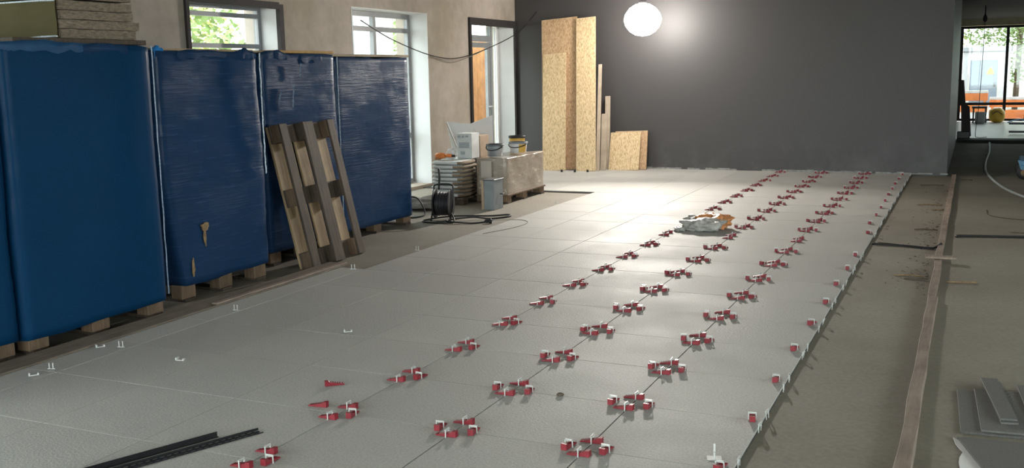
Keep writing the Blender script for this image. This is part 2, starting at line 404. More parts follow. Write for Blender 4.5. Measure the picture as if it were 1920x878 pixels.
window('window_1', XW, 7.645, 9.075, .42, 2.295, [], [1.87, 2.19], M_FRAME_L, .045, glass=M_GLASSL)
w1 = MB().box(XL-.02, XL+.03, 9.03, 9.10, .4, 2.31).box(XL-.02, XL+.03, 7.60, 7.645, .4, 2.31).box(XL-.02, XL+.03, 7.645, 9.03, 2.26, 2.33)
struct('trim_2', w1, M_FRAME_D)
window('window_2', XW, 10.475, 12.305, .03, 2.345, [11.40], [.70, 2.13], M_FRAME_L, .06, glass=M_GLASSL)
window('window_3', XW, 2.215, 4.585, .42, 2.295, [3.4], [], M_FRAME_L)
window('unseen_window_4', XW, -3.985, 1.585, .07, 2.485, [-2.1, -.3], [], M_FRAME_L)  # unseen window, made large to bring daylight onto the left foreground floor
window('window_5', YF, -.42, 4.98, 0.01, 2.515, [.71, 1.80, 2.9, 4.0], [.47], M_FRAME_D, .07, 'y', .08, glass=M_GLASST)
window('window_6', YF, -6.86, -3.52, 0.01, 2.515, [-5.8, -4.7], [.47], M_FRAME_D, .07, 'y', .08, glass=M_GLASST)
window('unseen_window_7', XR+.15, 1.51, 8.49, .81, 2.39, [3.8, 6.1], [], M_FRAME_D)  # unseen window added in the right wall, sized for its side light
window('unseen_window_8', YR-.15, -6.59, 3.99, .07, 2.59, [-4.5, -2.4, -.3, 1.8], [], M_FRAME_D, .05, 'y')  # unseen glazing behind the camera, widened to brighten the room

# doorway next to the corner: dark frame, transom light, orange leaf standing open
dr = bpy.data.objects.new('door_1', None); col.objects.link(dr); tag(dr, kind='structure'); dr.location = (XL, 13.61, 0)
MB().box(XL-.01, XL+.035, 13.56, 13.615, 0, 2.36).build('frame_post', M_FRAME_D, dr)
MB().box(XL-.01, XL+.035, 15.17, 15.225, 0, 2.36).build('frame_post', M_FRAME_D, dr)
MB().box(XL-.01, XL+.035, 13.615, 15.17, 2.25, 2.36).build('frame_head', M_FRAME_D, dr)
MB().box(XW-.03, XW+.03, 13.63, 13.69, 0, 2.29).build('frame_post', M_FRAME_L, dr)
MB().box(XW-.03, XW+.03, 14.86, 14.94, 0, 2.29).build('frame_post', M_FRAME_L, dr)
MB().box(XW-.03, XW+.03, 15.10, 15.16, 0, 2.29).build('frame_post', M_SHEETW, dr)
MB().box(XW-.03, XW+.03, 13.69, 14.86, 2.03, 2.13).build('transom', M_FRAME_L, dr)
MB().box(XW-.004, XW+.004, 13.69, 14.86, 2.13, 2.27).build('pane', M_GLASSL, dr)
MB().box(XW-.004, XW+.004, 14.94, 15.10, .05, 2.27).build('pane', M_GLASSL, dr)
leaf = MB().box(XW-.025, XW+.025, 13.70, 13.78, .04, 2.02).box(XW-.025, XW+.025, 14.76, 14.85, .04, 2.02).box(XW-.025, XW+.025, 13.78, 14.76, .04, .16).box(XW-.025, XW+.025, 13.78, 14.76, 1.94, 2.02).build('door_leaf', M_FRAME_L, dr)
MB().box(XW-.004, XW+.004, 13.782, 14.758, .162, 1.938).build('pane', M_GLASSL, leaf)
MB().tube([(XW+.025, 14.80, 1.0), (XW+.08, 14.80, 1.0), (XW+.08, 14.68, 1.0)], .012).build('door_handle', M_WHITE, leaf)

# ------------------------------------------------------------------ outside, beyond the glass
struct('ground_outside', MB().box(-60, 60, -40, 90, -.6, -.36), M_EARTH)
def leaves(mb, c, rad, n, size, seed):
    rnd = random.Random(seed)
    for _ in range(n):
        while True:
            p = Vector((rnd.uniform(-1,1), rnd.uniform(-1,1), rnd.uniform(-1,1)))
            if .25 < p.length < 1: break
        k = 1+.35*noise.noise(p*2.2+Vector((seed,0,0)))
        q = Vector((c[0]+p.x*rad[0]*k, c[1]+p.y*rad[1]*k, c[2]+p.z*rad[2]*k))
        a = Vector((rnd.gauss(0,1), rnd.gauss(0,1), rnd.gauss(0,.6))).normalized(); b = a.orthogonal().normalized()
        b = (Matrix.Rotation(rnd.uniform(0, 6.3), 3, a) @ b); s = size*rnd.uniform(.6, 1.3)
        mb.add([q-a*s, q+b*s*.45, q+a*s, q-b*s*.45], [(0,1,2,3)])
def tree(x, y, h, rad, mat, label, seed, n=4200, z0=-.36):
    t = thing('broadleaf_tree', label, 'tree', (x, y, z0), group='trees outside the building')
    MB().tube([(x, y, z0), (x+.05, y, z0+h*.4), (x, y+.05, z0+h*.75)], .11).build('trunk', M_BARK, t)
    mb = MB(); leaves(mb, (x, y, z0+h*.58), (rad, rad, h*.46), n, .10, seed); mb.build('crown', mat, t)
tl = [(-12.0, 11.6, 4.2, 1.9, M_GREEN, 'bushy green tree seen through the nearer left window'),
      (-15.6, 15.6, 4.6, 2.0, M_GREEN2, 'yellow-green tree at the right of the nearer left window'),
      (-15.0, 23.0, 4.0, 1.7, M_GREEN, 'green tree in the lower panes of the second left window'),
      (-2.4, 42.0, 5.2, 2.0, M_GREEN2, 'yellow-green tree above the white cabin, next to the wall end'),
      (1.5, 46.5, 6.6, 2.3, M_GREEN, 'dark green tree behind the white site cabin'),
      (4.0, 40.8, 5.0, 1.8, M_GREEN, 'green tree right of the dark window mullion at far right')]
for i, (x, y, h, rd, mt, lb) in enumerate(tl): tree(x, y, h, rd, mt, lb, i*3.1+1)
# pale annex building beyond the left windows, with vertical siding
ax = thing('annex_building', 'pale annex with vertical siding seen through the second left window', 'building', (-11.0, 17.0, -.36))
for k in range(7):
    MB().box(-9.35-.004*(k%2)-.02, -9.35+.02, 14.25+.17*k, 14.25+.17*k+.155, -.36, 3.2).build('siding_panel', M_CABIN, ax)
MB().box(-10.8, -9.40, 14.25, 15.43, -.36, 3.2).build('wall', M_CABIN, ax)
fr = MB(); X = -10.0
for (a, b, c, d) in ((16.75, 16.87, -.36, 2.22), (18.35, 18.47, -.36, 2.22), (16.87, 18.35, 2.08, 2.22), (16.87, 18.35, .7, .82)): fr.box(X-.05, X+.05, a, b, c, d)
fr.build('window_frame', M_SHEETW, ax)
MB().box(X-.01, X+.01, 16.88, 18.34, .83, 2.07).build('pane', M_GLASS, ax)
hd = thing('timber_hoarding', 'orange timber hoarding seen through the glazed door', 'hoarding', (-8.6, 17.2, -.36))
for k in range(10): MB().box(-8.62, -8.58, 16.3+.30*k, 16.3+.30*k+.285, -.36, 2.16).build('board', M_DOORO, hd)
for zz in (.5, 1.7): MB().box(-8.68, -8.62, 16.3, 19.28, zz, zz+.09).build('rail', M_DOORO, hd)
MB().box(-8.58, -8.53, 17.58, 17.66, -.36, 2.12).build('post', M_DOORO, hd)
# white site cabin and orange barriers in front of the far facade
cb = thing('site_cabin', 'white site cabin with grey-blue door beyond the far window', 'cabin', (-.1, 37.2, -.36))
MB().box(-2.4, .95, 36.0, 38.4, -.36, 1.92).build('body', M_CABIN, cb, bevel=.02)
MB().box(-2.5, 1.05, 35.9, 38.5, 1.92, 2.06).build('roof', plain('cabin_roof', (.42,.44,.48), .5), cb, bevel=.01)
cd = MB().box(-.19, .62, 35.955, 36.0, .28, 1.64).build('door', M_CABDOOR, cb, bevel=.008)
MB().box(-.26, -.19, 35.945, 36.0, .2, 1.72).box(.62, .69, 35.945, 36.0, .2, 1.72).box(-.19, .62, 35.945, 36.0, 1.64, 1.72).build('door_frame', M_SHEETW, cb)
MB().box(-.14, .57, 35.945, 35.957, .34, .42).build('door_rail', M_CABDOOR, cd)
MB().box(.52, .56, 35.93, 35.957, .80, .92).build('door_handle', M_FRAME_D, cd)
MB().prism([(.30,1.22),(.32,1.19),(.50,1.19),(.52,1.22),(.43,1.40),(.39,1.40)], -35.953, -35.944, Matrix(((1,0,0,0),(0,0,-1,0),(0,1,0,0),(0,0,0,1)))).build('warning_sign', M_YSIGN, cb)
for x0, x1, yy, zt, lb in ((-.62, .35, 33.2, .72, 'orange site barrier with white top, left of the mullion'), (.40, 1.5, 33.9, .50, 'orange site barrier lying low behind the dark mullion'), (1.55, 3.1, 33.6, .45, 'orange site barrier at the right end of the row')):
    b = thing('site_barrier', lb, 'barrier', ((x0+x1)/2, yy, -.36), group='orange site barriers')
    MB().box(x0, x1, yy-.03, yy+.03, zt-.28, zt-.06).build('board', M_BARRIER, b, bevel=.01)
    MB().box(x0, x1, yy-.03, yy+.03, zt-.62, zt-.36).build('board', M_BARRIER, b, bevel=.01)
    MB().box(x0, x1, yy-.035, yy+.035, zt-.055, zt+.03).build('top_rail', M_SHEETW, b, bevel=.01)
    for xx in (x0+.05, x1-.12): MB().box(xx, xx+.07, yy-.04, yy+.04, -.36, zt-.06).build('post', M_BARRIER, b)

# ------------------------------------------------------------------ work lamp in front of the dark wall
LX, LY, LZ = -4.452, 14.35, 2.257
lamp = thing('work_lamp', 'glowing round white work lamp hanging before the dark wall', 'lamp', (LX, LY, LZ-.25))
gl = MB().lathe([(.0, -.235), (.10, -.22), (.19, -.165), (.25, -.085), (.275, 0), (.25, .085), (.19, .165), (.10, .22), (.0, .235)], 28, Matrix.Translation((LX, LY, LZ)))  # globe shaped larger than the lamp to take in its bloom
gl.build('bloom_globe', emit('lamp_glow', (1.0, .95, .88), LAMP_GLOW), lamp)
MB().lathe([(.05, 0), (.06, .01), (.06, .05), (.03, .07)], 16, Matrix.Translation((LX, LY, LZ+.225))).build('cap', M_BLACK, lamp)
MB().tube([(LX, LY, LZ+.29), (LX, LY, ZC)], .006).build('cable', M_BLACK, lamp)
ld = bpy.data.lights.new('lamp_beam', 'AREA'); ld.shape = 'DISK'; ld.size = .22; ld.spread = R(125); ld.energy = LAMP_BEAM; ld.color = (1.0, .94, .86)
lo = bpy.data.objects.new('lamp_beam', ld); col.objects.link(lo); lo.parent = lamp
lo.location = (0.06, -.30, .25); lo.rotation_euler = (Vector((0,0,1)).rotation_difference(-(Vector((-1.6, 4.0, 0))-Vector((LX, LY, LZ)))).to_euler())

# ------------------------------------------------------------------ blue wrapped pallet loads
def wrap_mesh(x0, x1, y0, y1, z0, z1, amp, seed, taper=0.0, sag=.01):
    """subdivided box with soft corners, bulges and creases; x1 is the front"""
    nx, ny, nz = 10, 26, 36; mb = MB(); idx = {}
    def put(i, j, k):
        key = (i, j, k)
        if key in idx: return idx[key]
        u, v, t = i/nx, j/ny, k/nz
        p = Vector((x0+(x1-x0)*u, y0+(y1-y0)*v, z0+(z1-z0)*t))
        # soft corners
        cx = min(u, 1-u)*(x1-x0); cy = min(v, 1-v)*(y1-y0)
        if cx < 1e-6 and cy < .03: p.x += (-1 if u > .5 else 1)*(.03-cy)*.35
        if cy < 1e-6 and cx < .03: p.y += (-1 if v > .5 else 1)*(.03-cx)*.35
        if taper and t < .55: p.y += taper*(1-v)*(1-t/.55)**1.3
        n1 = fn((p.x*1.5, p.y*1.5, p.z*1.5), 1, seed); n2 = fn((p.x*3, p.y*2.5, p.z*14), 1, seed+5)
        d = amp*(n1*1.2+n2*.5)
        if i in (0, nx): p.x += d*(1 if i else -1)
        if j in (0, ny): p.y += d*(1 if j else -1)
        if k == nz: p.z += -sag*abs(fn((p.x*4, p.y*4, 0), 1, seed))*2
        if k == 0: p.z += .02*fn((p.x*3, p.y*3, 0), 1, seed)
        mb.v.append(p); idx[key] = len(mb.v)-1; return idx[key]
    def q(a, b, c, d): mb.f.append((a, b, c, d)); mb.sm.append(True)
    for j in range(ny):
        for k in range(nz):
            q(put(nx,j,k), put(nx,j+1,k), put(nx,j+1,k+1), put(nx,j,k+1)); q(put(0,j,k), put(0,j,k+1), put(0,j+1,k+1), put(0,j+1,k))
    for i in range(nx):
        for k in range(nz):
            q(put(i,0,k), put(i+1,0,k), put(i+1,0,k+1), put(i,0,k+1)); q(put(i,ny,k), put(i,ny,k+1), put(i+1,ny,k+1), put(i+1,ny,k))
        for j in range(ny):
            q(put(i,j,nz), put(i+1,j,nz), put(i+1,j+1,nz), put(i,j+1,nz)); q(put(i,j,0), put(i,j+1,0), put(i+1,j+1,0), put(i+1,j,0))
    return mb
FZ = -.022
def ribbon(p, q, wdt, seed, n=26):
    """crumpled strip of film standing off an edge, from p up to q"""
    mb = MB(); vs = []; p = Vector(p); q = Vector(q)
    for i in range(n+1):
        c = p.lerp(q, i/n); a = fn((i*.7, 0, 0), 1, seed)*wdt*1.1; b = fn((i*.9, 3, 0), 1, seed)*wdt*.7
        vs += [c+Vector((.004, -wdt/2+a, 0)), c+Vector((.010+abs(b), wdt*.2+a, .006)), c+Vector((.004, wdt/2+a, 0)), c+Vector((0, a, 0))]
    fs = []
    for i in range(n):
        for k in range(4):
            j = (k+1) % 4; fs.append((i*4+k, (i+1)*4+k, (i+1)*4+j, i*4+j))
    fs += [(0,1,2,3), tuple(n*4+k for k in (3,2,1,0))]
    return mb.add(vs, fs)
def load_pallet(x1, y0, y1, zt, mat, label, seed, amp=.008, taper=0, depth=.8, zb=.11, fz=FZ):
    x0 = x1-depth; t = thing('wrapped_pallet_load', label, 'pallet load', ((x0+x1)/2, (y0+y1)/2, fz), group='blue film-wrapped pallet loads')
    wrap_mesh(x0, x1, y0, y1, zb, zt, amp, seed, taper).build('film_wrap', mat, t)
    pl = bpy.data.objects.new('pallet', None); col.objects.link(pl); pl.parent = t
    a, b = y0+.03+max(0, taper-.04), y1-.02; L = b-a
    for yc in (a+.07, (a+b)/2, b-.07):
        for xx in (x1-.13, (x0+x1)/2-.05, x0+.03):
            MB().box(xx, xx+.10, yc-.07, yc+.07, fz+.022, zb-.002).build('block', M_WOODB, pl, bevel=.004)
        MB().box(x0+.02, x1-.02, yc-.05, yc+.05, fz, fz+.022).build('runner', M_WOODG, pl)
    return t
P0 = load_pallet(-4.85, 2.74, 3.85, 1.76, M_BLUE, 'blue wrapped load cut off by the left edge of the picture', 1.3, zb=.09)
P1 = load_pallet(-4.83, 3.875, 4.985, 1.745, M_BLUE, 'smooth dark-blue wrapped load carrying the brown wool slabs', 2.1, .004, zb=.07)
P2 = load_pallet(-4.95, 5.13, 6.215, 1.72, M_BLUE2, 'blue wrapped load with a torn brown patch in its film', 3.7, .010, taper=.15, zb=.10)
P3 = load_pallet(-5.21, 6.56, 7.62, 1.725, M_BLUE2, 'blue wrapped load behind the leaning wooden pallet', 4.4, .009, zb=.09)
P4 = load_pallet(-5.33, 7.76, 9.10, 1.705, M_BLUE2, 'rightmost blue wrapped load, next to the black cable drum', 5.9, .008, zb=.07)
# film details; pale edge ribbons hold the edge highlights in their colour
def wpart(name, mb, mat, parent, label=None, bevel=0):
    o = mb.build(name, mat, parent, bevel)
    if label: o['label'] = label
    return o
wpart('film_edge', ribbon((-4.822, 4.978, .12), (-4.822, 4.985, 1.74), .005, 1), M_FILMB, P1, 'film edge with its whitish highlight painted on')
wpart('film_edge', ribbon((-4.938, 6.205, .8), (-4.935, 6.20, 1.71), .008, 2), M_FILMW, P2, 'film edge with its whitish highlight painted on')
wpart('film_edge', ribbon((-5.315, 7.775, .2), (-5.312, 7.775, 1.70), .007, 3), M_FILMW, P4, 'film edge with its whitish highlight painted on')
wpart('film_edge', ribbon((-5.195, 6.74, 1.30), (-5.19, 6.78, 1.42), .012, 4, 10), M_FILMB, P3, 'shiny crumpled film knot')
wpart('film_edge', ribbon((-5.193, 6.93, 1.28), (-5.19, 6.95, 1.46), .012, 5, 10), M_FILMB, P3, 'shiny crumpled film knot')
wpart('film_edge', ribbon((-5.193, 7.05, 1.52), (-5.19, 7.06, 1.64), .010, 6, 10), M_FILMB, P3, 'shiny crumpled film knot')
def blob_patch(c, ny, nz, seed, th=.004, n=22):
    pts = []
    for k in range(n):
        a = 2*math.pi*k/n; r = 1+.55*fn((math.cos(a)*1.6, math.sin(a)*1.6, 0), 1, seed)
        pts.append((math.cos(a)*ny*r, math.sin(a)*nz*r))
    M = Matrix(((0,0,1,c[0]),(1,0,0,c[1]),(0,1,0,c[2]),(0,0,0,1)))
    return MB().prism(pts, 0, th, M)
wpart('torn_patch', blob_patch((-4.944, 5.50, .49), .042, .03, 3, .008), M_RUST, P2, 'brown cardboard showing through torn film')
wpart('torn_patch', blob_patch((-4.944, 5.495, .42), .014, .06, 8, .006), M_RUST, P2, 'brown strip hanging from the tear')
wpart('torn_patch', blob_patch((-4.945, 5.36, .22), .015, .06, 12, .005), M_RUST, P2, 'brown scuff near the lower corner')
# crumpled film tops
def flap(c, sx, sy, h, seed, mat, parent, label=None, n=14):
    mb = MB(); vs = []; fs = []
    for i in range(n+1):
        for j in range(7):
            u, v = i/n, j/6; yy = c[1]+(u-.5)*sy; 
            xx = c[0]-(v-.35)*sx; e = math.sin(math.pi*u)
            zz = c[2]+h*e*(1-abs(2*v-.8))*(.6+.8*fn((u*5, v*3, 0), 1, seed))-(.035+.05*abs(fn((u*4, 1, 0), 1, seed)))*max(0, .35-v)*2.9
            if v < .35: xx = c[0]+.012+.012*abs(fn((u*6, v*2, 2), 1, seed))
            vs.append(Vector((xx, yy, zz)))
    for i in range(n):
        for j in range(6): fs.append((i*7+j, (i+1)*7+j, (i+1)*7+j+1, i*7+j+1))
    m2 = len(vs); vs2 = [v+Vector((-.003, 0, -.004)) for v in vs]
    mb.add(vs+vs2, fs+[tuple(m2+k for k in reversed(f)) for f in fs], True)
    return wpart('film_flap', mb, mat, parent, label)
flap((-4.84, 4.18, 1.75), .25, .60, .022, 3, M_BLUEB, P1, 'lighter blue film folded over the top')
flap((-4.84, 4.62, 1.745), .2, .35, .02, 6, M_BLUE2, P1)
flap((-4.965, 5.19, 1.725), .12, .09, .045, 9, M_CYAN, P2, 'bright blue corner of film sticking up')
flap((-4.96, 5.60, 1.72), .2, .5, .02, 10, M_BLUE2, P2)
flap((-4.965, 6.08, 1.715), .18, .22, .05, 12, M_BLUE2, P2)
flap((-5.22, 6.75, 1.72), .2, .38, .05, 14, M_BLUE2, P3)
flap((-5.22, 7.25, 1.712), .2, .3, .01, 15, M_BLUE2, P3)
# boards that lie on the loads
def board(name, label, cat, x0, x1, y0, y1, z0, z1, mat, group=None, bevel=.003):
    o = MB().box(x0, x1, y0, y1, z0, z1).build(name, mat, None, bevel, loc=((x0+x1)/2, (y0+y1)/2, z0)); return tag(o, label, cat, group)
board('lid_board', 'brown board under the wool slabs, on the smooth blue load', 'board', -5.55, -4.845, 3.98, 4.975, 1.748, 1.778, M_WOODG)
board('lid_board', 'thin tan board on the load with the torn film', 'board', -5.68, -4.985, 5.16, 6.20, 1.722, 1.738, M_LID)
board('lid_board', 'ochre printed board over the load behind the leaning pallet', 'board', -5.7, -5.26, 6.80, 7.66, 1.728, 1.752, plain('ochre_board', (.50,.28,.08), .7, .25, 14))
board('lid_board', 'long pale board on the rightmost blue load', 'board', -5.9, -5.36, 7.68, 9.16, 1.708, 1.732, M_LID)
board('lid_board', 'narrow plank on the gap side of the load behind the pallet', 'board', -5.62, -5.24, 6.44, 6.79, 1.728, 1.744, M_LID)

# mineral wool packs on the first load
def wool_pack(z0, n, label, dy=0, sheet=True):
    t = thing('wool_pack', label, 'insulation pack', (-5.35, 4.64, z0), group='mineral wool packs')
    z = z0
    for k in range(n):
        h = .052+.006*random.random(); a = 4.335+dy+random.uniform(0, .008); b = 4.935+dy+random.uniform(-.03, .025); f = -4.87+random.uniform(-.012, .008)
        mb = MB(); ny, nz = 30, 4; vs = []; fs = []
        # wool slab: rough front edge
        for j in range(ny+1):
            for q_ in range(nz+1):
                yy = a+(b-a)*j/ny; zz = z+.002+(h-.004)*q_/nz
                vs.append((f+.007*fn((yy*22, zz*40, k), 1, k+z0)+.004*fn((yy*60, zz*60, k), 1, 3), yy, zz+.002*fn((yy*9, k, 0), 1, 1)))
        for j in range(ny):
            for q_ in range(nz): fs.append((j*(nz+1)+q_, (j+1)*(nz+1)+q_, (j+1)*(nz+1)+q_+1, j*(nz+1)+q_+1))
        mb.add(vs, fs); mb.box(-5.85, f-.008, a+.002, b-.002, z+.002, z+h-.002)
        # close the end faces between rough front and core
        mb.box(f-.03, f-.004, a, a+.004, z+.002, z+h-.002); mb.box(f-.03, f-.004, b-.004, b, z+.002, z+h-.002)
        mb.build('wool_slab', M_WOOL, t); z += h
    if sheet:
        ya = 4.327+dy; mb = MB(); vs = []; fs = []; nx, nz = 24, 8
        for i in range(nx+1):
            for k in range(nz+1):
                xx = -5.86+(-4.885+5.86)*i/nx; zz = z0+(z-z0)*k/nz
                vs.append((xx, ya-.006-.010*fn((xx*5, 0, zz*16), 1, z0), zz))
        for i in range(nx):
            for k in range(nz): fs.append((i*(nz+1)+k, (i+1)*(nz+1)+k, (i+1)*(nz+1)+k+1, i*(nz+1)+k+1))
        m2 = len(vs); mb.add(vs+[(x, yy+.004, zz) for x, yy, zz in vs], fs+[tuple(m2+q_ for q_ in reversed(f)) for f in fs], True)
        mb.build('pack_film', M_OLIVE, t)
        for zz in (z0+.006, z-.008): MB().tube([(-5.84+.12*k_, ya-.012-.005*random.random(), zz+.006*random.random()) for k_ in range(9)], .006, 6).build('fold_highlight', M_FILMW, t)  # whitish tubes put the olive film's highlights into colour
    return z
zz = wool_pack(1.779, 4, 'lower pack of brown mineral wool slabs in olive film')
zz = wool_pack(zz+.008, 4, 'upper pack of brown mineral wool slabs in olive film', -.01)

# wooden strip in front of the loads
board('board_strip', 'long thin wooden board lying along the tile edge before the blue loads', 'board', -4.80, -4.605, 1.0, 6.80, FZ, .010, M_STRIP)
board('board_strip', 'short loose lath beside the long board under the leaning pallet', 'board', -4.66, -4.61, 5.2, 6.78, .0105, .022, M_BATTEN)

# ------------------------------------------------------------------ leaning wooden pallet
def euro_pallet(name, label):
    """local: x across (0.8), y thickness (underside at y=0 facing -y ... deck at .144), z along (1.2)"""
    t = thing(name, label, 'pallet')
    def p(n, mat, *b): MB().box(*b).build(n, mat, t, .003, world=False)
    for xc, wd in ((.05, .10), (.40, .145), (.75, .10)): p('runner', M_WOODG, xc-wd/2, xc+wd/2, 0, .022, 0, 1.2)
    for xc, wd in ((.05, .10), (.40, .145), (.75, .10)):
        for zc in (.0725, .6, 1.1275): p('block', M_WOODB if random.random() < .5 else M_WOODG, xc-wd/2, xc+wd/2, .022, .100, zc-.0725, zc+.0725)
    for zc in (.0725, .6, 1.1275): p('stringer', M_WOODG, 0, .8, .100, .122, zc-.0725, zc+.0725)
    for xc, wd in ((.0725, .145), (.235, .10), (.40, .145), (.565, .10), (.7275, .145)): p('deck_board', M_WOODL, xc-wd/2, xc+wd/2, .122, .144, 0, 1.2)
    return t
ep = euro_pallet('wooden_pallet', 'weathered wooden pallet leaning upright against the blue wrapped loads')
# local x -> world +y, local y (into the pallet) -> world -x, z leans back
bl = Vector((-4.80, 6.585, FZ+.012)); dx = (Vector((-4.845, 7.385, FZ+.012))-bl).normalized()
lean = R(12.6)
dz = Vector((-math.sin(lean), -.03, math.cos(lean))).normalized()
dz = (dz-dx*dz.dot(dx)).normalized(); dyv = dz.cross(dx)
mt = Matrix((dx*1.03, dyv, dz)).transposed().to_4x4(); mt.translation = bl; ep.matrix_world = mt

# ------------------------------------------------------------------ levelling clips along the tile joints
def wedge_mesh():
    n = 6; top = []; L0, L1 = -.056, .040
    prof = [(L0, .001), (L0, .005)]
    for k in range(n):
        x = L0+(L1-.026-L0)*(k+1)/n; h = .006+.014*(k+1)/n; prof += [(x-.004, h), (x, h-.0015)]
    prof += [(L1-.018, .026), (L1, .028), (L1, .001)]
    M = Matrix(((1,0,0,0),(0,0,-1,0),(0,1,0,0),(0,0,0,1)))
    return MB().prism(prof, -.0125, .0125, M).data('wedge', M_RED)
def clip_mesh():
    mb = MB()
    for s in (-1, 1): mb.box(-.002, .002, s*.0165-.0022, s*.0165+.0022, -.008, .0335)
    mb.box(-.002, .002, -.0187, .0187, .0305, .0345); mb.box(-.006, .006, -.0165, .0165, .0275, .0295)
    return mb.data('clip_frame', M_WHITE)
ME_W, ME_C = wedge_mesh(), clip_mesh()
ORD = 'first second third fourth fifth sixth seventh eighth ninth tenth eleventh twelfth thirteenth fourteenth fifteenth sixteenth seventeenth eighteenth nineteenth twentieth twenty-first twenty-second'.split()
def clip(x, y, ang, label, group, tilt=0.0, wedge=True, slide=0.0):
    t = thing('levelling_clip', label, 'tile clip', (x, y, .001), ang, group)
    c = obj('clip_frame', ME_C, t); 
    if wedge: obj('wedge', ME_W, t, (slide, 0, 0), (0, 0, tilt))
    return t
rnd = random.Random(11)
lines = (('left', 0, 0), ('middle', 1, 1), ('right', 2, 1))
for nm, c, r0 in lines:
    n = 0
    for r in range(r0, 21):
        if c == 0 and r in (11, 12): continue
        x, y = X0+.6*c, Y0+.6*r
        mem = [('n', 'nearer on long joint'), ('f', 'farther on long joint')]
        pair = (r == 10)
        if not pair: mem.append(('r', 'on right cross joint'))
        if c > 0 and not pair: mem.append(('l', 'on left cross joint'))
        for k, words in mem:
            j = lambda a: rnd.uniform(-a, a)
            lab = f'red wedge in white clip, {nm} line, {ORD[n]} cluster from front, {words}'
            if y+.12 > YB-.03 and k == 'f': continue
            if k == 'n': clip(x, y-.078+j(.008), j(.10), lab, 'wedge clips on the tile joints', 0, True, j(.008))
            if k == 'f': clip(x, y+.085+j(.008), j(.10), lab, 'wedge clips on the tile joints', 0, True, j(.008))
            if k == 'r': clip(x+.080+j(.008), y, -math.pi/2+j(.18), lab, 'wedge clips on the tile joints', 0, True, j(.008))
            if k == 'l': clip(x-.080+j(.008), y, -math.pi/2+j(.18), lab, 'wedge clips on the tile joints', 0, True, j(.008))
        n += 1
n = 0
for r in range(1, 21):
    if r == 10: continue
    y = Y0+.6*r
    lab = f'wedge clip beside the tile edge, {ORD[n]} from the front'
    clip(X0+1.8-.048-.05*(r > 11)+rnd.uniform(-.008, .008), y, -math.pi/2+rnd.uniform(-.25,.25), lab, 'wedge clips beside the tile edge')
    for s, wd in ((-1, 'nearer'), (1, 'farther')):
        o = obj('clip_stub', ME_C, None, (X0+1.8+.0045, y+s*(.075+rnd.uniform(0, .02)), -.012), (0, rnd.uniform(-.1,.25), rnd.uniform(-.15,.15)))
        tag(o, f'white clip stub on the tile edge, {ORD[n]} pair from the front, {wd} one', 'tile clip', 'clip stubs on the tile edge')
    n += 1
# loose wedges and broken clips on the tiles
def loose(name, me, x, y, z, rot, label, cat, grp=None):
    o = obj(name, me, None, (x, y, z), rot); return tag(o, label, cat, grp)
loose('loose_wedge', ME_W, -2.85, 4.01, .0005, (0, 0, math.pi+.75), 'red wedge lying alone on the tile left of the left clip line', 'wedge')
loose('loose_wedge', ME_W, -2.72, 3.715, .0005, (0, 0, .1), 'red wedge without clip beside the second cluster of the left line', 'wedge')
def chip(label, x, y, s=1.0, rz=0.0, up=False):
    mb = MB()
    if up: mb.box(-.02*s, .02*s, -.002, .002, 0, .004).box(-.012*s, -.008*s, -.002, .002, .004, .034*s).box(.008*s, .012*s, -.002, .002, .004, .034*s)
    else: mb.box(-.025*s, .025*s, -.006, .006, 0, .004).box(-.025*s, -.017*s, -.006, .02*s, .004, .016).box(.017*s, .025*s, -.006, .014*s, .004, .012)
    o = mb.build('broken_clip', M_WHITE, None, 0, False, loc=None); o.location = (x, y, .001); o.rotation_euler = (0, 0, rz); tag(o, label, 'tile clip', 'broken clips on the floor')
chip('broken white clip lying in the middle of the tiles, left of the clip lines', -3.376, 4.93, 1.0, .6)
chip('broken white clip with two prongs lying flat on the left tiles', -3.906, 4.08, 1.0, .2)
chip('white clip bit nearest the wooden strip, before the smooth blue load', -4.55, 4.13, 1.0, 1.0)
chip('upright white clip stub standing before the smooth blue load', -4.43, 4.17, 1.1, .3, True)
chip('upright white clip stub at the lower left, by the wooden strip', -4.451, 3.70, 1.0, .4, True)
chip('white clip bit at the lower left corner of the tiles', -4.442, 3.58, 1.0, .9)
chip('upright white clip stub beside the end of the wooden strip', -4.455, 6.62, 1.2, .5, True)
chip('upright white clip stub by the wooden strip, before the load with torn film', -4.41, 5.15, 1.1, .2, True)
chip('white clip bit on the screed edge beyond the leaning pallet', -4.40, 7.55, 1.1, .2, True)
chip('white clip bit at the tile edge near the wrapped cartons', -4.44, 10.85, 1.2, .2, True)
def tee():
    mb = MB().box(-.028, .028, -.018, .018, 0, .004).box(-.003, .003, -.014, .014, .004, .03).prism([(-.004,-.004),(.004,-.004),(.001,.004)], .03, .062)
    o = mb.build('broken_clip', M_WHITE); o.location = (-.871, 3.76, .001); o.rotation_euler = (0, 0, .3); tag(o, 'white clip base standing on the tile near the bottom of the picture', 'tile clip')
tee()
peb = MB().lathe([(.0,0),(.016,.002),(.019,.008),(.010,.014),(.0,.015)], 9).build('pebble', M_TWIG); peb.location = (-1.73, 4.265, .0005); tag(peb, 'small dark pebble on the tile between two clip lines', 'pebble')

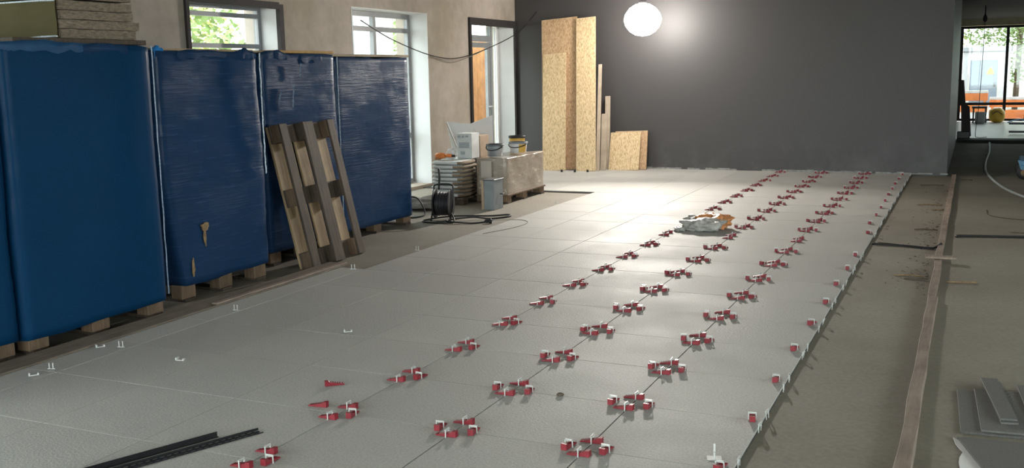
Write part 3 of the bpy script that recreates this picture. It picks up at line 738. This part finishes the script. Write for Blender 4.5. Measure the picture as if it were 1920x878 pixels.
# ------------------------------------------------------------------ black edge profiles lying lower left
def profile(label, a, b, wdt, perforated, h):
    a, b = Vector(a), Vector(b); d = (b-a); L = d.length; ang = math.atan2(d.y, d.x)
    t = thing('edge_profile', label, 'metal profile', (a.x, a.y, .0015), ang, 'black tile edge profiles')
    if perforated:
        MB().box(0, L, -.004, 0, 0, .010).build('rail', M_BLACKM, t, world=False); MB().box(0, L, -wdt, -wdt+.005, 0, .003).build('rail', M_BLACKM, t, world=False)
        mb = MB(); k = 0; x = .0
        while x < L-.02:
            mb.box(x, x+.010, -wdt+.005, -.004, .0004, .0024); mb.box(x+.010, x+.03, -wdt*.62, -wdt*.40, .0004, .0024); x += .03
        mb.build('perforated_flange', M_BLACKM, t, world=False)
    else:
        MB().box(0, L, -.003, 0, 0, h).build('upright_leg', M_BLACKM, t, world=False); MB().box(0, L, -wdt, -.003, 0, .002).build('flange', M_BLACKM, t, world=False)
profile('perforated black profile with zigzag flange lying on the lower left tiles', (-3.17, 2.46), (-2.79, 3.35), .05, True, .01)
profile('black angle profile lying against the perforated one, lower left', (-3.235, 2.42), (-2.905, 3.22), .016, False, .022)

# ------------------------------------------------------------------ white and orange bag on the tiles
bg_t = thing('plastic_bag', 'crumpled white bag with orange contents lying on the tiles', 'bag', (-2.32, 9.5, 0))
def lump(c, s, amp, seed, n=26, m_=14, e=.6, flat=True):
    mb = MB(); vs = []; fs = []
    sg = lambda v, p: math.copysign(abs(v)**p, v)
    for i in range(m_+1):
        th = -math.pi/2+math.pi*i/m_
        for k in range(n):
            a = 2*math.pi*k/n; d = Vector((sg(math.cos(th), e)*sg(math.cos(a), e), sg(math.cos(th), e)*sg(math.sin(a), e), sg(math.sin(th), e)))
            rr = 1+amp*fn(d*1.8, 1, seed)+amp*.5*fn(d*5, 1, seed+3)
            p = Vector((c[0]+d.x*s[0]*rr, c[1]+d.y*s[1]*rr, c[2]+d.z*s[2]*rr))
            if flat: p.z = max(p.z, c[2]-s[2]*.98)
            vs.append(p)
    for i in range(m_):
        for k in range(n):
            j = (k+1) % n; fs.append((i*n+k, i*n+j, (i+1)*n+j, (i+1)*n+k))
    return mb.add(vs, fs, True)
lump((-2.31, 9.39, .058), (.19, .13, .060), .34, 4, 48, 24, .75).build('bag_body', M_BAGW, bg_t)
lump((-2.505, 9.30, .022), (.05, .07, .02), .5, 8).build('bag_tail', M_BAGW, bg_t)
lump((-2.25, 9.54, .075), (.16, .14, .072), .45, 6, 48, 24, .9).build('orange_contents', M_BAGO, bg_t)
lump((-2.42, 9.52, .06), (.09, .11, .058), .6, 16, 40, 20, .9).build('bag_fold', M_BAGW, bg_t)

# ------------------------------------------------------------------ sacks, box, board and gun near the door
pal2 = thing('low_pallet', 'dark low pallet under the stack of paper sacks', 'pallet', (-5.72, 11.05, FZ))
for yy in (10.56, 10.98, 11.40): MB().box(-6.06, -5.49, yy, yy+.12, FZ, FZ+.06).build('runner', M_WOODG, pal2, .004)
for k in range(6): MB().box(-6.06+.096*k, -6.06+.096*k+.085, 10.54, 11.54, FZ+.06, FZ+.082).build('deck_board', M_WOODG, pal2, .003)
def sack_mesh(nm, w, d, h, seed):
    me = lump((0, 0, h/2), (w/2, d/2, h/2), .05, seed, 22, 8, .45, False).data(nm, M_SACKW); me.materials.append(M_SACKB)
    for p in me.polygons:
        if p.normal.x > .12 or p.normal.y > .3: p.material_index = 1
    return me
SM = [sack_mesh('paper_sack', .46, .46, .048, k*2.3+1) for k in range(4)]
LAY = ['bottom','second','third','fourth','fifth','sixth','seventh','eighth','ninth']
z = FZ+.083
for L in range(9):
    for q_, (yy, wd) in enumerate(((10.82, 'front'), (11.31, 'rear'))):
        o = obj('paper_sack', SM[(L+q_) % 4], None, (-5.745+random.uniform(-.02,.02), yy+random.uniform(-.008,.008), z), (0, 0, random.uniform(-.02,.02)))
        tag(o, f'white-ended paper sack, {LAY[L]} layer of the {wd} sack stack', 'sack', 'paper sacks stacked by the window')
    z += .0485
ZS = z+.002
bx = thing('printed_box', 'white printed box standing on the paper sacks', 'box', (-5.66, 11.05, ZS))
MB().box(-5.77, -5.565, 10.95, 11.16, ZS, ZS+.31).build('body', M_SACKW, bx, .004)
for k, (a, b, c, d) in enumerate(((-5.755,-5.715,.255,.285),(-5.70,-5.665,.255,.285),(-5.65,-5.61,.262,.285),(-5.74,-5.60,.13,.20),(-5.72,-5.66,.05,.09))):
    MB().box(a, b, 10.9475, 10.9505, ZS+c, ZS+d).build('print', M_PRINT, bx)
MB().box(-5.70, -5.56, 11.17, 11.42, ZS, ZS+.27).build('carton', M_CARD, None, .004, loc=(-5.63, 11.3, ZS)); tag(bpy.data.objects['carton'], 'brown carton behind the white printed box on the sacks', 'box')
# folded white board leaning behind the box
fb = thing('folded_board', 'folded white board propped up behind the printed box', 'board', (-5.95, 11.35, ZS+.006))
def sheet(pts, th):
    a, b, c = (Vector(pts[k]) for k in range(3)); n = (b-a).cross(c-a).normalized()*th
    k = len(pts); vs = [Vector(p) for p in pts]+[Vector(p)+n for p in pts]
    return MB().add(vs, [tuple(range(k-1,-1,-1)), tuple(range(k,2*k))]+[(i,(i+1)%k,k+(i+1)%k,k+i) for i in range(k)])
sheet([(-5.90, 11.30, ZS+.006), (-5.60, 11.62, ZS+.006), (-5.62, 11.66, ZS+.50), (-5.84, 11.46, ZS+.40), (-6.12, 11.36, ZS+.43)], .012).build('white_panel', M_SHEETW, fb)
sheet([(-5.91, 11.31, ZS+.006), (-6.13, 11.37, ZS+.42), (-6.16, 11.55, ZS+.40), (-6.16, 11.56, ZS+.006)], .012).build('grey_panel', M_SHEETG, fb)
# orange tool with a nozzle lying on the sacks
gt = thing('orange_tool', 'orange power tool lying on the sacks before the folded board', 'tool', (-5.86, 10.78, ZS))
lump((-5.90, 10.76, ZS+.05), (.075, .035, .035), .12, 3, 18, 10, .8).build('body', M_ORANGE, gt)
MB().tube([(-5.85, 10.76, ZS+.055), (-5.74, 10.76, ZS+.05)], .020).build('barrel', M_ORANGE, gt)
MB().tube([(-5.74, 10.76, ZS+.05), (-5.70, 10.76, ZS+.048)], .014).build('nozzle', M_BLACK, gt)
MB().box(-5.965, -5.90, 10.73, 10.79, ZS, ZS+.03).build('handle', M_BROWN, gt, .006)
lump((-5.80, 10.86, ZS+.065), (.05, .045, .063), .25, 7).build('white_rag', M_SHEETW, None); tag(bpy.data.objects['white_rag'], 'white rag beside the orange tool on the sacks', 'rag')

# ------------------------------------------------------------------ wrapped cartons with buckets
cp = thing('carton_pallet', 'film-wrapped tile cartons on a pallet below the buckets', 'pallet load', (-5.3, 11.4, FZ))
pl = bpy.data.objects.new('pallet', None); col.objects.link(pl); pl.parent = cp
for yy in (10.80, 11.28, 11.82):
    for xx in (-5.44, -5.29, -5.14): MB().box(xx, xx+.10, yy, yy+.14, FZ+.02, FZ+.09).build('block', M_WOODB, pl, .004)
    MB().box(-5.45, -5.03, yy+.02, yy+.12, FZ, FZ+.02).build('runner', M_WOODG, pl)
for xx in (-5.45, -5.29, -5.13): MB().box(xx, xx+.11, 10.80, 11.96, FZ+.09, FZ+.112).build('deck_board', M_WOODB, pl, .003)
zc = FZ+.113
for L in range(2):
    for a, b in ((10.82, 11.38), (11.39, 11.95)):
        for xa, xb in ((-5.44, -5.25), (-5.24, -5.05)):
            MB().box(xa, xb, a, b, zc+L*.21, zc+L*.21+.208).build('carton', M_CARD, cp, .006)
wrap_mesh(-5.455, -5.035, 10.795, 11.965, zc-.01, zc+.435, .012, 7.7).build('clear_film', M_WRAPC, cp)
MB().box(-5.36, -5.22, 10.772, 10.78, zc+.20, zc+.40).build('paper_label', plain('label_paper', (.46,.40,.35), .7), cp)
ZT = zc+.447
def bucket(label, x, y, r, h, mat, lidm, stripe=None, z=ZT, handle=True, cat='bucket'):
    t = thing('bucket', label, cat, (x, y, z), group='buckets on the wrapped cartons'); T = Matrix.Translation((x, y, z))
    MB().lathe([(r*.82, 0), (r*.86, .004), (r*.97, h*.90), (r*.97, h)], 28, T).build('body', mat, t)
    MB().lathe([(r*1.03, h*.86), (r*1.05, h*.87), (r*1.05, h*1.0), (r*1.0, h*1.02), (r*.92, h*1.0), (0, h*1.0)], 28, T).build('rim', lidm, t)
    if handle: MB().tube([(x+r*1.04*math.cos(a), y-abs(math.sin(a))*r*1.06*.98, z+h*.86-h*.34*math.sin(a)) for a in [math.pi*k/16 for k in range(17)]], .006).build('handle', M_BLACK, t)
    if stripe:
        vs = []; fs = []; n = 8
        for k in range(n+1):
            a = R(stripe[1])+R(stripe[2]-stripe[1])*k/n
            for zz, rr in ((.06*h, r*.872), (.82*h, r*.972)): vs.append((x+(rr+.002)*math.cos(a), y+(rr+.002)*math.sin(a), z+zz))
        for k in range(n): fs.append((2*k, 2*k+2, 2*k+3, 2*k+1))
        MB().add(vs, fs, True).build('printed_band', stripe[0], t)
    return t
bucket('silver-grey bucket with black handle on the wrapped cartons', -5.25, 10.95, .105, .145, M_BUCKET, M_BUCKW and plain('dark_rim', (.10,.11,.12), .4))
bucket('white bucket with ochre band on the right of the cartons', -5.19, 11.50, .115, .135, M_BUCKW, M_GREYC, (M_YEL, -62, -5))
bucket('ochre bucket half hidden behind the silver one', -5.34, 11.80, .105, .19, M_YEL, M_BLACK, None, handle=False)
# grey tin/carton standing before the pallet
gb = thing('upright_carton', 'grey upright carton with brown edge standing before the wrapped cartons', 'box', (-5.0, 10.4, FZ))
MB().box(-5.075, -4.945, 10.26, 10.50, FZ, .315).build('body', M_GREYC, gb, .004)
MB().box(-5.105, -5.0755, 10.255, 10.50, FZ, .315).build('side_panel', M_CARD, gb, .003)
MB().box(-5.085, -4.935, 10.25, 10.51, .316, .33).build('lid', plain('dark_lid', (.12,.12,.12), .5), gb, .003)
MB().tube([(-4.943, 10.42, .15), (-4.92, 10.42, .15), (-4.92, 10.48, .15)], .006).build('catch', M_BLACK, gb)

# ------------------------------------------------------------------ cable drum
cdm = thing('cable_drum', 'black cable drum standing right of the blue loads', 'cable drum', (-5.15, 9.42, FZ))
AX = Matrix.Translation((-5.15, 9.42, .155)) @ Matrix.Rotation(R(14), 4, 'Z') @ Matrix.Rotation(R(90), 4, 'Y')
for s in (-.085, .085):
    MB().lathe([(.05, s-.006), (.150, s-.007), (.158, s-.004), (.158, s+.004), (.150, s+.007), (.05, s+.006)], 32, AX).build('flange', M_BLACK, cdm)
mb = MB()
for k in range(9):
    s = -.064+.016*k; rr = .118+.008*random.random()
    mb.tube([AX @ Vector((rr*math.cos(a), rr*math.sin(a), s+.008*a/6.283)) for a in [2*math.pi*i/28 for i in range(29)]], .0085, 6)
mb.build('wound_cable', plain('dark_cable', (.025,.025,.027), .45, .3, 30), cdm)
MB().lathe([(.10, -.08), (.10, .08)], 20, AX).build('hub', M_BLACK, cdm)
for s in (-.105, .105):
    MB().tube(smooth_path([AX @ Vector(p) for p in ((.168, -.13, s), (.0, 0, s), (-.19, .03, s))], 6), .010).build('stand_tube', M_BLACKM, cdm)
MB().tube(smooth_path([AX @ Vector((-.19, .03, -.105)), AX @ Vector((-.205, .03, -.06)), AX @ Vector((-.205, .03, .06)), AX @ Vector((-.19, .03, .105))], 6), .010).build('grip', M_BLACKM, cdm)
MB().tube(smooth_path([(-5.22, 9.46, .30), (-5.235, 9.5, .38), (-5.23, 9.5, .44), (-5.25, 9.52, .52)], 6), .012).build('cable_end', M_BLACK, cdm)
def cable(label, pts, r, mat=M_BLACK, name='cable', n=10, grp=None):
    P = smooth_path(pts, n); b = P[0].copy(); b.z = min(p.z for p in P)
    o = MB().tube(P, r, 6).build(name, mat, None, loc=b); return tag(o, label, 'cable', grp)
zf = FZ+.010
cable('black cable looping on the floor in front of the cable drum', [(-5.02,9.36,.06),(-4.93,9.22,zf),(-5.15,9.14,zf),(-5.30,9.25,zf),(-5.12,9.55,zf+.012),(-4.78,9.78,zf),(-4.62,9.92,zf),(-4.55,9.80,zf),(-4.68,9.58,zf),(-4.85,9.50,zf+.02),(-5.0,9.20,zf+.016),(-4.74,9.22,zf),(-4.62,9.35,zf),(-4.585,9.40,zf)], .009)
cable('black cable bowed up between the blue load and the drum', [(-5.60,9.26,zf),(-5.72,9.50,.16),(-5.58,9.60,.18),(-5.47,9.58,.02),(-5.49,9.45,zf),(-5.68,9.30,zf)], .009)
plug = thing('cable_plug', 'black plug at the end of the cable on the floor', 'plug', (-4.60, 9.30, FZ), .5)
MB().lathe([(.014,0),(.018,.012),(.018,.045),(.024,.05),(.024,.075),(.0,.076)], 12, Matrix.Translation((0,0,.025)) @ Matrix.Rotation(R(90), 4, 'Y')).build('body', M_BLACK, plug, world=False)
for s in (-.008, .008): MB().tube([(.075, s, .025), (.10, s, .025)], .003).build('pin', M_BUCKET, plug, world=False)
cable('thin grey cable curving over the tiles near the drum', [(-4.60,9.34,.004),(-4.30,9.50,.004),(-4.13,9.35,.004),(-4.12,9.0,.004),(-4.25,8.55,.004)], .0028, plain('thin_grey_wire', (.20,.19,.18), .6))
cable('black cable sagging along the left wall to the dark wall', [(-6.86,10.60,2.20),(-6.84,11.3,1.98),(-6.84,12.3,1.79),(-6.84,13.1,1.76),(-6.82,14.0,1.90),(-6.80,15.15,2.18),(-6.5,15.22,2.50)], .007)
cable('thin grey cable sagging below the black one on the left wall', [(-6.88,12.34,1.78),(-6.87,12.9,1.70),(-6.86,13.4,1.76),(-6.86,13.9,1.86)], .005, plain('grey_wire', (.22,.20,.18), .6))
# low debris heap behind the drum
lump((-5.85, 10.15, .04), (.30, .22, .06), .4, 31).build('rubble_sack', plain('grey_dusty_sack', (.22,.20,.18), .9, .3, 12), None); tag(bpy.data.objects['rubble_sack'], 'grey dusty sack on the floor behind the cable drum', 'sack')

# ------------------------------------------------------------------ boards leaning on the dark wall
def lean_board(name, label, x0, x1, yb, yt, h, th, mat, group='boards leaning on the dark wall', z0=.001, edge=None, side=-.0625):
    ang = math.atan2(yt-yb, h); L = math.hypot(h, yt-yb)
    t = thing(name, label, 'board', ((x0+x1)/2, yb, z0), group=group, rot=(-ang, side, 0)); w_ = (x1-x0)/2
    MB().box(-w_, w_, 0, th, 0, L).build('panel', mat, t, .0015, world=False)
    if edge:
        MB().box(-w_-.004, -w_-.0005, 0, th, 0, L).build('cut_edge', edge, t, world=False)
        MB().box(-w_, w_, 0, th, L+.0003, L+.003).build('cut_edge', edge, t, world=False)
    return t
lean_board('osb_board', 'wide tall brownish board at the back of the leaning boards', -6.21, -5.61, 14.70, 15.10, 2.37, .018, M_OSBD, edge=M_OSBE)
lean_board('osb_board', 'tall narrow OSB board at the left of the leaning boards', -6.165, -5.78, 14.58, 14.955, 1.82, .018, M_OSB, edge=M_OSBE)
lean_board('osb_board', 'tall OSB board right of the dark gap', -5.60, -5.285, 14.60, 15.05, 2.365, .018, M_OSB, edge=M_OSBE)
lean_board('narrow_plank', 'thin plank tight against the right side of the tall OSB boards', -5.318, -5.262, 14.70, 15.14, 1.64, .02, M_PLANK)
lean_board('narrow_plank', 'taller of the two short planks beside the small OSB squares', -5.255, -5.175, 14.93, 15.19, 1.14, .022, M_PLANK)
lean_board('narrow_plank', 'shorter pale plank in front, beside the small OSB squares', -5.275, -5.185, 14.78, 15.02, .87, .022, M_PLANK)
lean_board('osb_offcut', 'small square OSB offcut in front, leaning on the dark wall', -5.165, -4.68, 14.87, 15.05, .575, .018, M_OSB, edge=M_OSBE, side=-.03)
lean_board('osb_offcut', 'second small OSB offcut peeking out behind the front square', -5.12, -4.60, 15.0, 15.15, .59, .03, M_OSBD, edge=M_OSBE, side=-.03)
for k, (x, y, wd) in enumerate(((-5.76, 14.38, 'left'), (-5.55, 14.40, 'middle'), (-5.36, 14.45, 'right'))):
    o = MB().lathe([(.014,0),(.018,.01),(.018,.03),(.010,.04),(.0,.041)], 10).build('black_stop', M_BLACK); o.location = (x, y, .001)
    tag(o, f'small black stop at the foot of the OSB boards, {wd} of three', 'stop', 'black stops below the boards')

# ------------------------------------------------------------------ right side: battens, rods, spare tiles
def batten(label, pts, wd, h):
    """slightly crooked batten along y"""
    mb = MB(); vs = []; fs = []; n = len(pts)
    for i, (x, y, k) in enumerate(pts):
        for dx, dzz in ((-wd/2*k, 0), (wd/2*k, 0), (wd/2*k*.96, h), (-wd/2*k*.96, h)): vs.append((x+dx+random.uniform(-.003,.003), y, FZ+dzz+(random.uniform(-.003,.003) if dzz else 0)))
    for i in range(n-1):
        for k in range(4):
            j = (k+1) % 4; fs.append((i*4+k, i*4+j, (i+1)*4+j, (i+1)*4+k))
    fs += [(3,2,1,0), tuple((n-1)*4+k for k in range(4))]
    o = mb.add(vs, fs).build('floor_batten', M_BATTEN, None, .002, loc=(pts[0][0], pts[0][1], FZ)); tag(o, label, 'batten', 'battens on the screed')
def seq(x0, y0, x1, y1, n): return [(x0+(x1-x0)*i/n+random.uniform(-.004,.004), y0+(y1-y0)*i/n, 1+random.uniform(-.06,.06)) for i in range(n+1)]
batten('near batten on the right screed, running out of the picture bottom', seq(-.178, 2.4, -.192, 7.05, 16), .060, .035)
batten('middle batten on the right screed, between the near and far ones', seq(-.196, 7.06, -.205, 10.6, 10), .055, .034)
batten('far batten on the right screed, ending at the dark wall', seq(-.205, 10.61, -.215, 15.2, 10), .055, .034)
board('batten_offcut', 'short board lying across the middle batten', 'board', -.30, -.07, 8.44, 8.53, .0135, .030, M_BATTEN)
def rod(label, pts, r, mat=M_BLACK, name='rod', cat='rod'):
    P = smooth_path(pts, 8); o = MB().tube(P, r, 6).build(name, mat, None, loc=(P[0].x, P[0].y, FZ)); tag(o, label, cat)
rod('black rod lying between the tile edge and the batten', [(-.755,9.16,FZ+.012),(-.5,9.14,FZ+.011),(-.3,9.08,FZ+.011),(-.25,9.10,FZ+.013),(-.20,9.16,.020)], .010)
rod('thin wire lying just behind the black rod', [(-.72,9.30,FZ+.004),(-.52,9.22,FZ+.004),(-.38,9.13,FZ+.004)], .003, M_TWIG, 'wire', 'wire')
rod('long dark rod on the screed right of the batten', [(-.085,9.78,FZ+.012),(-.03,9.84,FZ+.011),(.6,9.96,FZ+.011)], .011)
rod('pale grey hose curving over the right screed from the threshold', [(.30,21.9,.012-.022),(.27,19.5,-.01),(.20,17.5,-.01),(.20,15.8,-.01),(.36,14.0,-.01),(.60,12.9,-.01),(.9,12.4,-.01)], .016, M_HOSE, 'hose', 'hose')
rod('thin dark wire across the screed below the hose', [(.17,11.75,FZ+.004),(.19,11.35,FZ+.004),(.35,11.15,FZ+.004),(.62,11.05,FZ+.004)], .004, M_TWIG, 'wire', 'wire')
rod('short dark wire at the right edge above the long rod', [(.36,10.22,FZ+.004),(.62,10.20,FZ+.004)], .004, M_TWIG, 'wire', 'wire')
# scattered debris beside the battens: pieces that can be told apart
dbr = [(-.45,14.0,.28,'long dark splinter near the far end of the batten'),(-.40,12.0,.26,'brown crooked splinter left of the far batten'),(-.36,10.15,.20,'pale splinter left of the batten above the black rod'),
       (-.38,7.85,.20,'dark twig beside the middle batten'),(-.30,7.75,.22,'second dark twig touching the middle batten'),(-.02,7.72,.20,'dark twig right of the middle batten'),(-.05,14.75,.14,'dark splinter right of the far batten'),
       (-.30,11.6,.12,'small brown splinter touching the far batten')]
for i, (x, y, L, lb) in enumerate(dbr):
    a = .25*math.sin(i*2.1); pts = [(x-L/2, y-.03, FZ+.007), (x-L/6, y+.02*math.sin(i), FZ+.008), (x+L/6, y-.02, FZ+.012), (x+L/2*math.cos(a), y+.03*math.cos(i), FZ+.008)]
    if pts[-1][0] > -.25 and pts[-1][0] < -.1: pts[-1] = (-.25, pts[-1][1], pts[-1][2])
    rod(lb, pts, .006, M_TWIG if i % 2 == 0 else M_RUST, 'splinter', 'debris')
crumbs = MB(); rr_ = random.Random(5)
for k in range(260):
    yy = rr_.choice((7.8, 8.2, 9.5, 10.2, 12.0, 13.6))+rr_.gauss(0, .35); xx = -.33+rr_.gauss(0, .10)
    if xx > -.245 or xx < -.76: continue
    s = rr_.uniform(.003, .008); crumbs.box(-s, s, -s*.7, s*.7, 0, s*.8, Matrix.Translation((xx, yy, FZ)) @ Matrix.Rotation(rr_.uniform(0,3), 4, 'Z'))
o = crumbs.build('mortar_crumbs', plain('crumb_brown', (.17,.14,.115), .9, .3, 20)); tag(o, 'brown mortar crumbs scattered along the battens', 'debris', None, 'stuff')

# spare tiles
def spare(label, poly, z0, th=.009, mat=M_TILE_SPARE, name='spare_tile', cat='tile', grp='spare tiles at the lower right'):
    cx = sum(p[0] for p in poly)/len(poly); cy = sum(p[1] for p in poly)/len(poly)
    o = MB().prism(poly, z0, z0+th).build(name, mat, None, .001, loc=(cx, cy, z0)); tag(o, label, cat, grp)
spare('lowest spare tile of the pile at the lower right', [(.012,4.47),(.60,4.52),(.57,5.12),(-.012,5.075)], FZ)
spare('upper full-size spare tile of the pile, shifted to the right', [(.09,4.50),(.66,4.545),(.64,5.13),(.062,5.09)], FZ+.0092)
spare('lower of the two narrow tile strips on the pile', [(.168,4.60),(.236,4.615),(.176,5.215),(.100,5.20)], FZ+.0184)
spare('topmost narrow tile strip on the pile', [(.165,4.625),(.232,4.635),(.163,5.235),(.088,5.225)], FZ+.0276)
spare('narrow tile strip lying right of the two stacked strips', [(.29,4.60),(.35,4.61),(.31,5.20),(.245,5.19)], FZ+.0184)
spare('large grey tile lying nearest the camera at the lower right', [(.000,4.395),(.60,4.44),(.64,3.5),(.26,3.45),(.087,4.09)], FZ+.004)
spare('torn white sheet under the nearest grey tile', [(-.016,4.405),(.05,4.33),(.25,3.55),(.06,3.55),(.016,4.05),(.010,4.12),(.012,4.18),(.023,4.245),(.012,4.27),(-.006,4.33)], FZ+.0005, .003, M_SHEETW, 'torn_sheet', 'paper', None)

# ------------------------------------------------------------------ far right, around the threshold
db = thing('dark_plank', 'dark plank leaning at the end of the dark wall', 'plank', (-.16, 22.75, .005))
sheet([(-.22, 22.75, .005), (-.04, 22.75, .06), (-.09, 22.75, .66), (-.17, 22.75, .72), (-.22, 22.75, 1.20), (-.33, 22.75, 1.22), (-.25, 22.75, .62)], -.05).build('plank', plain('dark_stained_wood', (.030,.022,.02), .6, .3, 9), db)
MB().box(-.30, -.06, 22.62, 22.80, .004, .16).build('foot', M_BLACKM, db, .01)
sb = thing('grey_stool', 'grey stool with dark seat before the far window', 'stool', (.12, 29.0, .004))
MB().box(-.06, .30, 28.9, 29.3, .38, .43).build('seat', M_BLACK, sb, .01)
for xx in (-.04, .25):
    for yy in (28.93, 29.24): MB().box(xx, xx+.04, yy, yy+.04, .004, .38).build('leg', M_BLACKM, sb)
MB().box(.02, .26, 28.55, 28.85, .004, .30).build('grey_crate', M_HOSE, None, .02, loc=(.14, 28.7, .004)); tag(bpy.data.objects['grey_crate'], 'pale grey crate in front of the stool', 'crate')
hh = thing('yellow_bundle', 'round yellow bag slumped before the far window', 'bag', (.54, 29.2, .004))
lump((.54, 29.2, .19), (.19, .16, .187), .14, 5, 22, 12, .8).build('body', M_HAT, hh)
MB().tube(smooth_path([(.42, 29.04, .22), (.54, 29.01, .30), (.66, 29.04, .22)], 6), .014).build('strap', M_RUST, hh)
lump((.22, 29.5, .05), (.10, .09, .048), .3, 9).build('dark_rag', M_TWIG, None); tag(bpy.data.objects['dark_rag'], 'small dark rag left of the yellow bag', 'rag')
cable('blue hose lying before the far window at the right', [(.80,29.0,.02),(.95,29.2,.06),(1.10,29.0,.10),(1.25,29.1,.02)], .016, M_BLUEP)
pc = thing('pendant_socket', 'black lamp socket with its cord hanging down before the far window', 'lamp', (.10, 22.9, 2.0))
PX, PYy = .11, 22.9
MB().lathe([(.012, 2.36), (.035, 2.38), (.048, 2.43), (.035, 2.48), (.014, 2.52), (.010, ZC-.03)], 14, Matrix.Translation((PX, PYy, 0))).build('socket', M_BLACK, pc)
MB().tube(smooth_path([(PX, PYy, 2.36), (PX-.01, PYy, 1.5), (PX-.03, PYy, .7), (PX-.07, PYy, .12), (PX-.03, PYy+.1, .02), (PX+.15, PYy+.2, .02)], 8), .006).build('cord', M_BLACK, pc)
tk = MB().box(.10-.35, .10+.20, 19.9, 19.96, 2.672, 2.689).build('ceiling_batten', M_FILMW, None, loc=(.0, 19.9, 2.672)); tag(tk, 'small white strip under the dark soffit near the top right', 'strip')
# blue trolley cut by the right edge
tr_ = thing('trolley', 'blue trolley with black wheel cut off by the right edge', 'trolley', (.85, 15.3, FZ))
MB().box(.60, 1.25, 14.95, 15.75, .17, .24).build('bed', M_BLUEP, tr_, .01)
MB().prism([(.56,.24),(.60,.12),(.72,.10),(.72,.24)], 14.97, 15.0, Matrix(((1,0,0,0),(0,0,1,0),(0,1,0,0),(0,0,0,1)))).build('fork', M_BLUEP, tr_)
for xx in (.65, 1.15):
    for yy in (15.05, 15.65):
        AXw = Matrix.Translation((xx, yy, FZ+.095)) @ Matrix.Rotation(R(90), 4, 'X')
        wh = MB().lathe([(.05,-.022),(.09,-.02),(.095,-.012),(.095,.012),(.09,.02),(.05,.022)], 24, AXw).build('wheel', M_BLACK, tr_)
        MB().lathe([(.045,-.026),(.045,.026)], 16, AXw).build('wheel_hub', M_RUST, wh)
MB().tube([(1.2, 15.7, .24), (1.25, 15.75, .95), (1.25, 15.0, .95), (1.2, 15.0, .24)], .016).build('push_handle', M_BLUEP, tr_)
# dark stand at the extreme right, before the far window
st = thing('black_stand', 'black stand with two feet at the far right before the window', 'stand', (1.05, 24.5, .004))
MB().box(.98, 1.14, 24.45, 24.55, .30, 1.35).build('panel', M_BLACKM, st, .01)
for zz, xx in ((.03, .70), (.20, .70)): MB().box(xx, 1.14, 24.3+zz, 24.36+zz, .004+zz, .05+zz).build('foot', M_BLACKM, st, .006)
MB().box(1.06, 1.12, 24.36, 24.5, .004, .32).build('leg', M_BLACKM, st)
